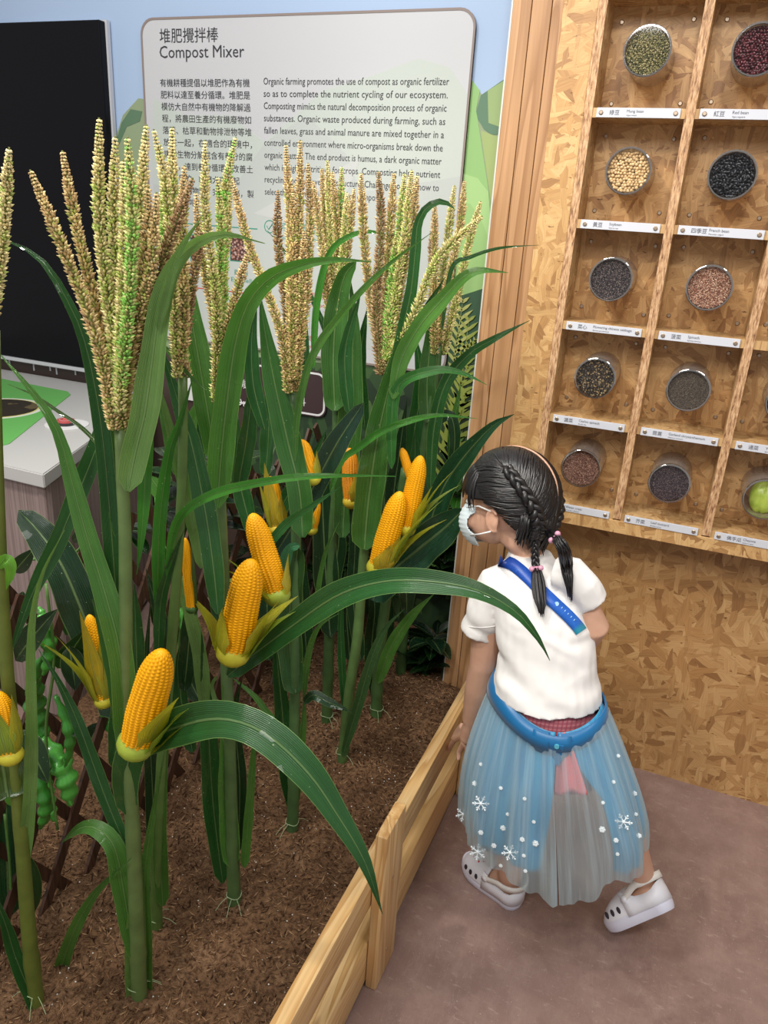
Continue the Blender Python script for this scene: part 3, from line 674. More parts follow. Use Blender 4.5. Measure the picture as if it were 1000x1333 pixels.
# ------------------------------------------------------------------ fence
fe = empty('fence', (-.36, 1.2, 0), 'low pale pine fence with two long rails along the soil bed', 'fence')
for z0, z1 in ((.205, .287), (.012, .115)):
    mb = MB(); mb.box((-.392, -.2, z0), (-.3625, YW - .02, z1), .003); auto_smooth(mb.build('rail', M['pine'], fe))
for y0, top in ((.997, .378), (1.585, .272), (.1, .375)):
    mb = MB(); mb.box((-.362, y0, 0), (-.339, y0 + .098, top), .004); auto_smooth(mb.build('post', M['pine_post'], fe))
    for z in (.06, .245):
        mb = MB(); mb.tube([(-.339, y0 + .049, z), (-.3384, y0 + .049, z)], .003, 10); mb.build('nail', M['metal'], fe)

# ------------------------------------------------------------------ soil bed
def soil_h(x, y):
    h = .100 + .022 * noise.noise((x * 2.3, y * 2.3, 3)) + .012 * noise.noise((x * 7, y * 7, 1))
    h += .03 * math.exp(-((x + .62) ** 2 + (y - 1.75) ** 2) / .05)
    h += .006 * noise.noise((x * 34, y * 34, 5)) + .0045 * noise.noise((x * 90, y * 90, 9))
    e = min(1, max(0, (-.392 - x) / .05)); return h - (1 - e) * .01
s = NT('coir_soil'); co = s.coord('Object')
n1 = s.noise(co, 9, 4, .6); n2 = s.noise(co, 120, 4, .7); n3 = s.noise(s.rotscale(co, .7, 60, 260), 1, 3, .6); n4 = s.noise(s.rotscale(co, -.6, 60, 260), 1, 3, .6)
c = s.ramp(n1, [(.3, (.14, .075, .040)), (.5, (.21, .118, .064)), (.7, (.30, .175, .098))])
c = s.mix(s.g(n2, .35, .6, .75, 0), c, (.022, .010, .006)); c = s.mix(s.g(n3, .6, .7, 0, .6), c, (.24, .14, .07)); c = s.mix(s.g(n4, .6, .7, 0, .5), c, (.20, .11, .055))
s.set(c, .95, spec=.1); s.bump(n2, 1.0, .008); M['soil'] = s.m
nx, ny = 170, 330; X0, X1, Y0_, Y1_ = -1.40, -.393, .25, YP - .002
V = []; F = []
for j in range(ny):
    for i in range(nx):
        x = X0 + (X1 - X0) * i / (nx - 1); y = Y0_ + (Y1_ - Y0_) * j / (ny - 1); V.append((x, y, soil_h(x, y)))
for j in range(ny - 1):
    for i in range(nx - 1): a = j * nx + i; F.append((a, a + 1, a + nx + 1, a + nx))
n0 = len(V); per = [i for i in range(nx)] + [j * nx + nx - 1 for j in range(1, ny)] + [(ny - 1) * nx + i for i in range(nx - 2, -1, -1)] + [j * nx for j in range(ny - 2, 0, -1)]
for k in per: V.append((V[k][0], V[k][1], .001))
for k in range(len(per)): a, b = per[k], per[(k + 1) % len(per)]; F.append((b, a, n0 + k, n0 + (k + 1) % len(per)))
so = link('soil_bed', mesh('soil_bed', V, F, M['soil'])); tag(so, 'brown coir soil of the planting bed', 'soil', kind='stuff')
# coir crumbs and fibres on the surface
Vs = []; Fs = []; Cs = []; rr = random.Random(3)
cols = [(.045, .022, .012), (.10, .052, .028), (.19, .105, .055), (.33, .20, .11), (.14, .075, .04)]
for k in range(15000):
    x = rr.uniform(-1.12, -.40); y = rr.uniform(.5, 2.0); z = soil_h(x, y) + .0006; an = rr.uniform(0, PI * 2)
    L = rr.uniform(.003, .011); w_ = rr.uniform(.0007, .0019); t_ = rr.gauss(0, .45)
    d = np.array([math.cos(an), math.sin(an), t_]); d /= np.linalg.norm(d); q = np.array([-math.sin(an), math.cos(an), 0]); u = np.cross(d, q)
    c = np.array([x, y, z + abs(t_) * L * .5]); n = len(Vs)
    Vs += [c - d * L, c + q * w_, c + u * w_ * 1.2, c - q * w_, c + d * L + u * w_]; Fs += [(n, n + 1, n + 2), (n, n + 2, n + 3), (n + 4, n + 2, n + 1), (n + 4, n + 3, n + 2)]
    cc = cols[rr.randrange(5)]; Cs += [cc] * 5
o = link('coir_crumbs', mesh('coir_crumbs', Vs, Fs, mat_attr('coir', .9, spec=.1), col=Cs, smooth=False)); tag(o, 'loose coir fibres and crumbs scattered on the soil', 'crumbs', kind='stuff')
Vs = []; Fs = []
for k in range(700):
    x = rr.uniform(-1.0, -.41); y = rr.uniform(.55, 1.95); z = soil_h(x, y) + .001; r = rr.choice((.0008, .001, .0013, .002)); n = len(Vs)
    for dx, dy, dz in ((1, 0, 0), (-1, 0, 0), (0, 1, 0), (0, -1, 0), (0, 0, 1), (0, 0, -1)): Vs.append((x + dx * r * rr.uniform(.7, 1.4), y + dy * r, z + dz * r))
    Fs += [(n, n + 2, n + 4), (n + 2, n + 1, n + 4), (n + 1, n + 3, n + 4), (n + 3, n, n + 4), (n + 2, n, n + 5), (n + 1, n + 2, n + 5), (n + 3, n + 1, n + 5), (n, n + 3, n + 5)]
o = link('perlite_grains', mesh('perlite_grains', Vs, Fs, flat('perlite', (.75, .72, .66)))); tag(o, 'small white perlite grains scattered over the soil', 'grains', kind='stuff')

# ------------------------------------------------------------------ lattice
la = empty('lattice_fence', (-.96, 1.2, .1), 'dark brown crossed wooden lattice between counter and maize', 'trellis')
def slat(a, b, w, th, off):
    a = Vector(a); b = Vector(b); d = (b - a).normalized(); n = Vector((1, 0, 0)); q = d.cross(n).normalized()
    V = [];
    for p in (a, b):
        for sx, sq in ((-1, -1), (1, -1), (1, 1), (-1, 1)): V.append(p + n * (off + sx * th / 2) + q * (sq * w / 2))
    mb = MB(); mb.add(V, [(0, 1, 2, 3), (7, 6, 5, 4), (0, 4, 5, 1), (1, 5, 6, 2), (2, 6, 7, 3), (3, 7, 4, 0)]); return mb.build('slat', M['lattice'], la)
XL = -.965
for dirn, off in ((1, .004), (-1, -.004)):
    k = -6
    while k < 18:
        yb = .15 + k * .125; z0, z1 = .06, .80 + .03 * math.sin(k * 2.1); dy = (z1 - z0) * .62 * dirn
        ya, yc = yb, yb + dy
        if dirn < 0: ya, yc = yb + .62, yb + .62 + dy
        # clip to the trellis panel
        def cut(y, y2, z, z2, lim):
            t = (lim - y) / (y2 - y); return lim, z + (z2 - z) * t
        A, B = (ya, z0), (yc, z1)
        if A[0] > B[0]: A, B = B, A
        if B[0] > .42 and A[0] < 2.08:
            if A[0] < .42: A = cut(A[0], B[0], A[1], B[1], .42)
            if B[0] > 2.08: B = cut(A[0], B[0], A[1], B[1], 2.08)
            slat((XL, A[0], A[1]), (XL, B[0], B[1]), .022, .007, off)
        k += 1

# ------------------------------------------------------------------ climbing beans on the lattice
M['pod'] = mat_objcol('bean_pod', .28, 90, spec=.6, coat=.3)
M['bleaf'] = mat_leaf('bean_leaf')
def pod(p0, p1, w, parent, color, bend=.15, flat_=.75):
    p0 = Vector(p0); p1 = Vector(p1); ax = p1 - p0; L = ax.length; sd = ax.cross(Vector((0, 1, 0))).normalized()
    n = 22; pts = []; rad = []
    for i in range(n):
        t = i / (n - 1); pts.append(p0 + ax * t + sd * bend * L * math.sin(PI * t)); r = math.sin(PI * min(1, .04 + t * .96)) ** .55
        rad.append(w * (r * (.84 + .20 * math.cos(t * 2 * PI * 5)) + .02))
    mb = MB(); mb.tube(pts, rad, 12, flat=flat_); return mb.build('pod', M['pod'], parent, color, smooth=True)
def oval_leaf(c, d, up, L, w, parent, color, name='leaf', mat=None, cup=.2):
    c = Vector(c); d = Vector(d).normalized(); sd = d.cross(Vector(up)).normalized(); nn = sd.cross(d); V = []; U = []; F = []; n = 9; m = 5
    for i in range(n):
        t = i / (n - 1); wd = w * math.sin(PI * (t ** .8)) ** .8 if 0 < t < 1 else .0006
        for j in range(m):
            u = j / (m - 1) * 2 - 1; V.append(c + d * L * t + sd * wd * u + nn * (abs(u) * wd * cup - cup * L * .6 * t * t)); U.append((j / (m - 1), t))
    for i in range(n - 1):
        for j in range(m - 1): a = i * m + j; F.append((a, a + 1, a + m + 1, a + m))
    return link(name, mesh(name, V, F, mat or M['bleaf'], uv=U), parent, color)
PODG = [(.07, .36, .045), (.09, .42, .06), (.05, .27, .035), (.12, .48, .08)]
def vine(name_lab, stem_px, Y, pods, leaves):
    g = empty('bean_vine', Wy(*stem_px[-1], Y), name_lab, 'plant')
    P = spline([Wy(a, b, Y) for a, b in stem_px], 24); mb = MB(); mb.tube([Vector(p) for p in P], .0025, 6); mb.build('stem', M['stalk'], g, (.10, .22, .05), smooth=True)
    for i, (x0, y0, x1, y1, w, *r) in enumerate(pods):
        Yp = Y + (r[0] if r else random.uniform(-.02, .02)); a = Wy(x0, y0, Yp); pod(a, Wy(x1, y1, Yp), w * pxm(a) / 2, g, random.choice(PODG), random.choice((-.1, .1, .14)))
    for (x0, y0, x1, y1, w, col) in leaves:
        Yp = Y + random.uniform(-.02, .03); a = Wy(x0, y0, Yp); b = Wy(x1, y1, Yp - .02); v = (CAM - a).normalized() + Vector((random.uniform(-.4, .4), random.uniform(-.4, .4), random.uniform(-.2, .4)))
        oval_leaf(a, b - a, v, (b - a).length, w * pxm(a) / 2, g, col)
    return g
DG = (.010, .045, .012); MG = (.03, .13, .025); LG = (.10, .28, .06)
vine('bean vine with a cluster of plump green pods on the lattice at left', [(60, 760), (70, 860), (60, 960), (75, 1080)], .79,
     [(52, 800, 56, 880, 24, 0), (60, 850, 44, 930, 22), (48, 880, 62, 975, 34, .03), (72, 905, 84, 1000, 18), (55, 960, 92, 1050, 34, .02), (60, 1010, 72, 1070, 26, .05), (80, 985, 94, 1050, 14), (44, 1000, 52, 1080, 24)],
     [(20, 860, 60, 800, 34, DG), (90, 840, 100, 900, 30, DG), (75, 870, 110, 830, 30, DG), (30, 950, 60, 1020, 36, DG), (85, 930, 110, 960, 26, DG)])
vine('bean vine with two wrinkled pods behind the largest front stalk', [(125, 800), (128, 880), (150, 960)], 1.0,
     [(122, 880, 132, 940, 15, 0), (130, 915, 158, 985, 26, .02)],
     [(120, 860, 95, 900, 26, DG), (135, 880, 165, 860, 30, DG), (130, 940, 110, 980, 26, DG), (150, 900, 170, 950, 24, DG)])
vine('bean vine with glossy bright pods low behind the middle maize', [(232, 700), (235, 800), (228, 900)], 1.25,
     [(228, 780, 236, 860, 18, 0), (240, 730, 246, 790, 14), (200, 640, 206, 700, 12)],
     [(230, 650, 252, 620, 24, LG), (250, 560, 262, 520, 20, LG), (262, 570, 250, 620, 20, LG), (215, 650, 196, 620, 22, LG), (255, 700, 285, 730, 26, DG), (220, 760, 200, 820, 28, DG), (240, 870, 262, 920, 30, DG)])
vine('leafy bean vine twined on the lattice top beside the grey counter', [(30, 730), (95, 720), (110, 700)], .95,
     [(50, 790, 60, 820, 12)], [(18, 745, 40, 720, 22, DG), (95, 705, 110, 690, 14, DG), (30, 770, 20, 820, 26, DG), (100, 780, 84, 830, 26, MG), (60, 830, 40, 800, 26, MG)])
g = vine('bean plant with broad dark leaves at the lower left edge', [(10, 1230), (14, 1150), (6, 1060)], .74, [],
     [(12, 1195, 8, 1050, 52, (.015, .075, .035)), (18, 1050, 16, 1010, 22, (.14, .40, .08)), (44, 1190, 40, 1110, 30, (.02, .09, .03))])
# ground shrubs at the back of the bed beside the pilaster
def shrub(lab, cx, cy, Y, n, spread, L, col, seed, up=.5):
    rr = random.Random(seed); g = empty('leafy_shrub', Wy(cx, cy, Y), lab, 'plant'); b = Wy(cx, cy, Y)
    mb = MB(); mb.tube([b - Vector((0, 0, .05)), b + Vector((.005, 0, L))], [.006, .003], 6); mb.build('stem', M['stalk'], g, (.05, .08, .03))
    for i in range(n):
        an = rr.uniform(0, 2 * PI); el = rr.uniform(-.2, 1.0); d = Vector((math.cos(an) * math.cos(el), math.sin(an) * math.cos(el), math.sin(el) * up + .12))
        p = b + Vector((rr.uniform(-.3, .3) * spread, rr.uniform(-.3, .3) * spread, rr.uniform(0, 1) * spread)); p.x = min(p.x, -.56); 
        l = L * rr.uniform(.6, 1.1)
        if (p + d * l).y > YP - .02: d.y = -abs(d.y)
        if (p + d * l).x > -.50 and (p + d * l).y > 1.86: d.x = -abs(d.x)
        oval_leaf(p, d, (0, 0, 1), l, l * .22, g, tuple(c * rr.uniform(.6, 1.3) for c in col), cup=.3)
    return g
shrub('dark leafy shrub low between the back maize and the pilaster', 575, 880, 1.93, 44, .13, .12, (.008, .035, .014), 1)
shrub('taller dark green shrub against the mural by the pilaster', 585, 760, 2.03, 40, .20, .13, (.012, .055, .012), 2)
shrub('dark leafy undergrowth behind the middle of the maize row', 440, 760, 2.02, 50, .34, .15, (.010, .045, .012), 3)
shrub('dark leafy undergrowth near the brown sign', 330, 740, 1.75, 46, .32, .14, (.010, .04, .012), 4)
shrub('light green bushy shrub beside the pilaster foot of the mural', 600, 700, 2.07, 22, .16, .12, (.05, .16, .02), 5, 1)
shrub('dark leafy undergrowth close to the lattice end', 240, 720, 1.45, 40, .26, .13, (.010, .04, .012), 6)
# ------------------------------------------------------------------ maize plants
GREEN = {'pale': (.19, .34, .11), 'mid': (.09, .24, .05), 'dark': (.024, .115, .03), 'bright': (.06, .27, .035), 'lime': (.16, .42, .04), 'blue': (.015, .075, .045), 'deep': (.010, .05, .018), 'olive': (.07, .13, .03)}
def blade(parent, pts, w, col='mid', Y=None, roll=0.0, roll1=None, fold=.35, base=.55, peak=.3, wav=.03, name='leaf', n=26, tippow=1.05):
    """leaf blade along pts (px, py[, Y]); w = widest in photo pixels"""
    P = []
    for i, p in enumerate(pts):
        y = p[2] if len(p) > 2 else (Y if not isinstance(Y, tuple) else Y[0] + (Y[1] - Y[0]) * i / (len(pts) - 1))
        P.append(tuple(Wy(p[0], p[1], y)))
    S = spline(P, n); m = 7; V = []; U = []; F = []; rr = random.Random(int(pts[0][0] * 7 + pts[-1][1])); ph = rr.uniform(0, 6); wl_ = rr.uniform(2.2, 4)
    for i in range(n):
        t = i / (n - 1); p = Vector(S[i]); tg = (Vector(S[min(i + 1, n - 1)]) - Vector(S[max(i - 1, 0)])).normalized(); vd = (CAM - p).normalized()
        sd = tg.cross(vd)
        sd = sd.normalized() if sd.length > 1e-4 else Vector((1, 0, 0))
        r_ = roll if roll1 is None else roll + (roll1 - roll) * t
        sd = Quaternion(tg, r_) @ sd; nn = sd.cross(tg).normalized()
        f = (base + (1 - base) * math.sin(PI / 2 * min(1, t / peak))) if t < peak else math.cos(PI / 2 * ((t - peak) / (1 - peak)) ** 1.25) ** tippow
        f *= min(1, (t / .035) ** .5 + .25) * .94
        hw = max(.0004, .5 * w * pxm(p) * f) / max(.5, math.cos(r_))
        for j in range(m):
            u = j / (m - 1) * 2 - 1
            wv = wav * hw * 2 * abs(u) ** 2 * math.sin(ph + t * wl_ * 2 * PI + (1.3 if u > 0 else 0)) + .03 * hw * math.sin(ph * 2 + t * 17 + u * 2)
            V.append(p + sd * hw * u - nn * (fold * hw * (1 - abs(u)) ) + nn * wv * 1.5 + sd * u * .04 * hw * math.sin(ph + t * 23)); U.append((j / (m - 1), t))
    for i in range(n - 1):
        for j in range(m - 1): a = i * m + j; F.append((a, a + 1, a + m + 1, a + m))
    c = GREEN[col] if isinstance(col, str) else col; k = rr.uniform(.88, 1.12)
    return link(name, mesh(name, V, F, M['leaf'], uv=U), parent, tuple(v * k for v in c))
def strap(parent, pts, w, col='pale', Y=None, roll=0, **k):
    """leaf with a rounded clasping base and nearly even width"""
    k.setdefault('base', .75); k.setdefault('peak', .12); k.setdefault('fold', .5)
    return blade(parent, pts, w, col, Y, roll, **k)
def stalk(parent, pts, w, Y, col=(.10, .17, .05), nodes=(.18, .42, .66)):
    P = spline([Wy(a, b, Y) for a, b in pts], 40); rad = []
    for i, p in enumerate(P):
        t = i / 39; r = .5 * w * pxm(p) * (1.05 - .25 * t)
        for nd in nodes: r *= 1 + .13 * math.exp(-((t - nd) / .012) ** 2)
        rad.append(r)
    mb = MB(); mb.tube([Vector(p) for p in P], rad, 14); return mb.build('stalk', M['stalk'], parent, col, smooth=True)
FLO = None
def spike(parent, pts, Y, w, tones, name='spike', seed=0, dY=0):
    rr = random.Random(seed + int(pts[0][0] * 13 + pts[-1][0] * 7)); P = [tuple(Wy(a, b, Y + dY * i / (len(pts) - 1))) for i, (a, b) in enumerate(pts)]
    L = sum((Vector(P[i + 1]) - Vector(P[i])).length for i in range(len(P) - 1)); n = int(L / .0038); S = spline(P, n + 1); R = .68 * w * pxm(P[0])
    V = []; F = []; C = []; up0 = Vector((0, 0, 1)); side = None; gt = rr.random()
    for i in range(n):
        t = i / n; p = Vector(S[i]); tg = (Vector(S[i + 1]) - p).normalized()
        if side is None: side = tg.cross(Vector((.3, 1, .1))).normalized()
        side = (side - side.dot(tg) * tg).normalized(); b2 = tg.cross(side)
        env = (.80 + .20 * math.sin(PI * min(1, t * 1.4 + .2))) * (1 if t < .82 else max(.25, 1 - (t - .82) / .18 * .8))
        m = 8
        for k in range(m):
            an = 2 * PI * (k + (i % 2) * .5) / m + rr.uniform(-.25, .25); rd = side * math.cos(an) + b2 * math.sin(an)
            d = (rd * .85 + tg * rr.uniform(.35, .9)).normalized(); q = d.cross(tg).normalized(); l = R * env * rr.uniform(.78, 1.2); wd = .0017 * rr.uniform(.8, 1.3)
            c0 = p + rd * R * .15; u = q.cross(d)
            N = len(V); V += [c0, c0 + d * l * .55 + q * wd, c0 + d * l * .55 + u * wd, c0 + d * l * .55 - q * wd, c0 + d * l * .55 - u * wd, c0 + d * l]
            F += [(N, N + 1, N + 2), (N, N + 2, N + 3), (N, N + 3, N + 4), (N, N + 4, N + 1), (N + 5, N + 2, N + 1), (N + 5, N + 3, N + 2), (N + 5, N + 4, N + 3), (N + 5, N + 1, N + 4)]
            g_ = tones; x = rr.random() + (.0 if t < .8 else .3)
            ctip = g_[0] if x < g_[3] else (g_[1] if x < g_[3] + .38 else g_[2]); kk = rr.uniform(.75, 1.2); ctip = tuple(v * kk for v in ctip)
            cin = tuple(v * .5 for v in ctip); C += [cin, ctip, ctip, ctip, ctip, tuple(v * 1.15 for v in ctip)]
    N = len(V); mb = MB(); mb.tube([Vector(s_) for s_ in S], [max(.0006, R * .28 * (1 - .6 * i / n)) for i in range(n + 1)], 6)
    V += mb.V; F += [tuple(i + N for i in f) for f in mb.F]; C += [(.20, .22, .06)] * len(mb.V)
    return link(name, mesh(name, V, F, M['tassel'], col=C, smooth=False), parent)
TAN = ((.42, .46, .12), (.82, .66, .32), (.55, .38, .18), .25)
YEL = ((.50, .60, .16), (.86, .76, .38), (.66, .55, .26), .42)
GRN = ((.30, .62, .12), (.70, .72, .28), (.60, .52, .22), .5)
BRN = ((.30, .28, .09), (.52, .37, .19), (.33, .20, .10), .15)
def tassel(parent, base, spikes, Y, w, st_px=None):
    t = empty('tassel', (0, 0, 0)); t.parent = parent; t.location = Wy(*base, Y) - parent.location
    for i, sp in enumerate(spikes):
        tip, tone = sp[0], sp[1]; mid = sp[2] if len(sp) > 2 else None; off = ((i * 37) % 7 - 3) * w * .16
        b = (base[0] + off, base[1] - (i % 3) * w * .7); pts = [b]
        if mid: pts += list(mid)
        else: pts += [(b[0] * .72 + tip[0] * .28 + off * .5, b[1] * .62 + tip[1] * .38)]
        pts.append(tip); dY = ((i * 5) % 7 - 3) * .008
        spike(t, pts, Y + ((i * 3) % 5 - 2) * .006, w, tone, seed=i, dY=dY)
    return t
# ears
s = NT('kernel'); n1 = s.noise(s.coord('Object'), 260, 2)
s.set(s.ramp(n1, [(.3, (.90, .36, .004)), (.6, (.98, .47, .006)), (.8, (1.0, .58, .03))]), .36, spec=.3, sss=.0); M['kernel'] = s.m
s = NT('kernel_orange'); s.set((.72, .27, .008), .35, spec=.5); M['kernel2'] = s.m
M['husk'] = mat_leaf('husk_leaf')
COB = None
def cob_mesh():
    global COB
    if COB: return COB
    rows, ker = 18, 36; a_, b_ = 4, 4; N = rows * a_; K = ker * b_; V = []; F = []
    for i in range(K + 1):
        t = i / K; r = .5 * (1 - .08 * math.cos(t * 3)) * (math.sqrt(max(0, 1 - ((t - .72) / .28) ** 2)) if t > .72 else (.88 + .12 * math.sin(PI / 2 * t / .5) if t < .5 else 1)) * (1 - .16 * max(0, t - .35) / .37 if t > .35 else 1)
        r = max(r, .02)
        for k in range(N):
            hu = abs(math.sin(PI * (k % a_) / a_)) if True else 0; hv = abs(math.sin(PI * (i % b_) / b_))
            # kernels staggered in alternate rows
            row = k // a_; hv = abs(math.sin(PI * ((i + (row % 2) * 2) % b_) / b_)) ** .6; rr_ = r * (.90 + .13 * (hu ** .6) * hv)
            an = 2 * PI * (k + .6 * math.sin(t * 9)) / N; V.append((rr_ * math.cos(an), rr_ * math.sin(an), t))
    for i in range(K):
        for k in range(N): F.append((i * N + k, i * N + (k + 1) % N, (i + 1) * N + (k + 1) % N, (i + 1) * N + k))
    F.append(tuple(range(N))[::-1]); F.append(tuple(K * N + k for k in range(N)))
    COB = mesh('cob', V, F, M['kernel']); return COB
def ear(parent, b, t, w, Y, husks=(), orange=False, full=False):
    """b, t: px of the foot and the tip, w px width"""
    p0 = Wy(*b, Y); p1 = Wy(*t, Y + .004); g = empty('ear', (0, 0, 0)); g.parent = parent; g.location = p0 - parent.location
    me = cob_mesh()
    if orange: me = me.copy(); me.materials.clear(); me.materials.append(M['kernel2'])
    o = bpy.data.objects.new('cob', me); COL.objects.link(o); o.parent = g; ax = p1 - p0; L = ax.length; W_ = w * pxm(p0)
    o.rotation_mode = 'QUATERNION'; o.rotation_quaternion = ax.to_track_quat('Z', 'Y'); o.scale = (W_, W_, L)
    vd = (CAM - p0).normalized(); rt = ax.cross(vd).normalized(); ax.normalize()
    # husk leaves hugging the cob foot
    for i, (sx, ll, sp_, colr) in enumerate(husks):
        # sx -1..1 side, ll length as share of the cob, sp_ spread outward
        an = sx * 1.25; fr = (rt * -math.sin(an) * -1 + vd * math.cos(an)).normalized(); V = []; U = []; F = []; n = 12; m = 5; sd = ax.cross(fr).normalized()
        for a in range(n):
            q = a / (n - 1); c = p0 - ax * .06 * L + ax * L * ll * q; out = W_ * (.30 + .28 * math.sin(PI / 2 * min(1, q * 3.0))) + sp_ * L * q ** 2.2
            hw = W_ * (.46 * math.sin(PI * min(1, .12 + q * .5)) if q < .45 else .44 * (1 - ((q - .45) / .55)) ** 1.1 + .01)
            for j in range(m):
                u = j / (m - 1) * 2 - 1; V.append(c + fr * (out - .30 * hw * u * u) + sd * hw * u); U.append((j / (m - 1), q))
        for a in range(n - 1):
            for j in range(m - 1): z = a * m + j; F.append((z, z + 1, z + m + 1, z + m))
        link('husk', mesh('husk', V, F, M['husk'], uv=U), g, colr)
    if husks:
        mb = MB(); mb.ellipsoid(p0 + ax * .03 * L, (W_ * .5, W_ * .5, W_ * .42), 14, 8, M=ax.to_track_quat('Z', 'Y').to_matrix()); mb.build('husk_foot', M['stalk'], g, husks[0][3], smooth=True)
    return g
HY = (.56, .52, .04); HG = (.34, .44, .05); HO = (.60, .44, .03)
def roots(parent, px, py, Y, w):
    p = Wy(px, py, Y); p.z = soil_h(p.x, p.y); r = .5 * w * pxm(p) * 1.15
    mb = MB(); pts = [p + Vector((r * math.cos(a), r * math.sin(a), .022 + .002 * math.sin(3 * a))) for a in np.linspace(0, 2 * PI, 14)]; mb.tube(pts, .0008, 5); mb.build('tie_wire', flat('wire_pale', (.35, .45, .25)), parent)
    for k in range(3):
        a = random.uniform(0, 6.28); d = Vector((math.cos(a), math.sin(a), 0)); mb = MB(); mb.tube([p + d * r + Vector((0, 0, .022)), p + d * (r + .014) + Vector((0, 0, .016)), p + d * (r + .026) + Vector((0, 0, .003))], .0006, 4); mb.build('wire_end', flat('wire_pale', (.35, .45, .25)), parent)
def plant(label, base_px, Y):
    b = Wy(*base_px, Y); b.z = soil_h(b.x, b.y) - .01
    return empty('maize_plant', b, label, 'maize', 'tall artificial maize plants in the soil bed')

# A: cut by the left edge
Y = .66; A = plant('maize plant cut by the left edge, its tassel against the black screen', (48, 1325), Y)
stalk(A, [(58, 1375), (40, 1240), (28, 1090), (14, 930), (4, 800), (-4, 600), (-8, 430)], 19, Y, (.13, .17, .03)); roots(A, 52, 1340, Y, 18)
tassel(A, (-10, 430), [((12, 192), YEL, [(2, 330)]), ((-14, 180), YEL), ((2, 240), YEL, [(-4, 340)])], Y, 15)
strap(A, [(30, 1130), (38, 1050), (41, 960), (40, 860), (43, 800), (56, 745), (84, 690)], 18, 'pale', (Y, Y - .01))
blade(A, [(52, 1330), (38, 1290), (20, 1245), (6, 1200), (-15, 1150)], 20, 'dark', Y - .01)
blade(A, [(10, 1040), (4, 1000), (-2, 975), (-20, 950)], 60, 'olive', Y - .02, base=.9)
ear(A, (14, 985), (-4, 900), 34, Y - .03, [(.7, .95, .0, HY), (-.2, .8, .02, HG)])
blade(A, [(-4, 740), (8, 728), (14, 742), (8, 768)], 16, 'lime', Y - .01)
# B: front maize
Y = .745; B = plant('largest front maize plant with a leaf arching over the pine fence', (180, 1315), Y)
stalk(B, [(183, 1345), (178, 1200), (173, 1080), (166, 960), (164, 850), (163, 700), (160, 640), (157, 555)], 20, Y, (.12, .19, .06)); roots(B, 182, 1335, Y, 20)
tassel(B, (156, 560), [((39, 221), TAN, [(128, 450), (85, 330)]), ((81, 196), TAN, [(138, 450), (105, 320)]), ((129, 153), YEL, [(147, 440), (130, 300)]), ((150, 177), YEL, [(156, 430), (148, 300)]),
     ((191, 162), YEL, [(166, 430), (182, 270)]), ((160, 208), YEL, [(158, 420), (163, 300)]), ((193, 243), TAN, [(170, 430), (190, 330)]), ((166, 178), GRN, [(164, 440), (172, 300)]), ((251, 231), BRN, [(184, 430), (215, 330)]), ((204, 250), TAN, [(170, 450), (196, 350)])], Y, 16)
strap(B, [(166, 640), (176, 590), (188, 540), (198, 470), (208, 400), (222, 355), (248, 322), (290, 305), (345, 317)], 38, 'pale', (Y - .015, Y + .02), peak=.16, base=.7, tippow=1.15)
blade(B, [(205, 430), (218, 380), (232, 330), (264, 280)], 12, 'pale', Y)
blade(B, [(190, 480), (190, 560), (188, 640), (184, 700), (178, 748)], 20, 'bright', Y + .015, base=.8)
blade(B, [(156, 860), (148, 730), (140, 630), (130, 540), (112, 450), (88, 392), (50, 335), (-10, 305)], 24, 'dark', (Y + .01, Y - .02), base=.8, peak=.35)
blade(B, [(152, 700), (142, 570), (130, 470), (112, 400), (92, 343)], 20, 'mid', Y + .01)
blade(B, [(168, 985), (158, 860), (139, 780), (113, 697), (93, 624), (76, 565), (48, 518), (-5, 455)], 34, 'mid', (Y - .01, Y - .03), base=.85, peak=.15, tippow=1.0)
blade(B, [(162, 640), (140, 595), (110, 560), (75, 535), (45, 515), (10, 500)], 6, 'olive', Y + .01)
blade(B, [(150, 500), (130, 568), (100, 645), (72, 712), (45, 765), (24, 820), (10, 862)], 26, 'dark', (Y + .03, Y - .02), roll=.2)
blade(B, [(152, 935), (130, 860), (104, 790), (80, 735), (50, 692), (24, 664)], 54, (.012, .045, .022), Y + .09, base=.7, peak=.5, tippow=.35, wav=.05)
blade(B, [(166, 1060), (164, 1010), (178, 972), (232, 946), (290, 936), (345, 955), (400, 1005), (440, 1062), (475, 1122), (498, 1190)], 52, 'dark', (Y - .01, Y - .03), base=.5, peak=.42, fold=.25, n=36)
blade(B, [(168, 1112), (138, 1040), (101, 940), (75, 885), (50, 845)], 20, 'dark', Y + .01)
blade(B, [(176, 1250), (162, 1165), (150, 1105), (128, 1080), (105, 1078), (80, 1097)], 30, 'mid', Y - .01, peak=.4)
blade(B, [(60, 1360), (82, 1252), (118, 1172), (172, 1116)], 20, 'mid', Y - .02, base=.9)
strap(B, [(188, 1330), (190, 1240), (188, 1150), (196, 1080), (215, 975)], 18, 'mid', Y + .01)
strap(B, [(178, 1330), (172, 1240), (176, 1150), (172, 1090)], 22, 'pale', Y - .006)
strap(B, [(160, 960), (152, 900), (140, 850), (120, 780)], 22, 'mid', Y - .01)
ear(B, (176, 972), (212, 846), 50, Y - .03, [(.9, .55, .16, HG), (.45, .62, .20, HY), (1.3, .6, .3, HY)])
ear(B, (136, 915), (116, 800), 26, Y + .06, [(-.9, .9, .25, HY), (-.3, 1.1, .1, HO), (.4, .8, .0, HY), (-1.4, .9, .4, HY)])
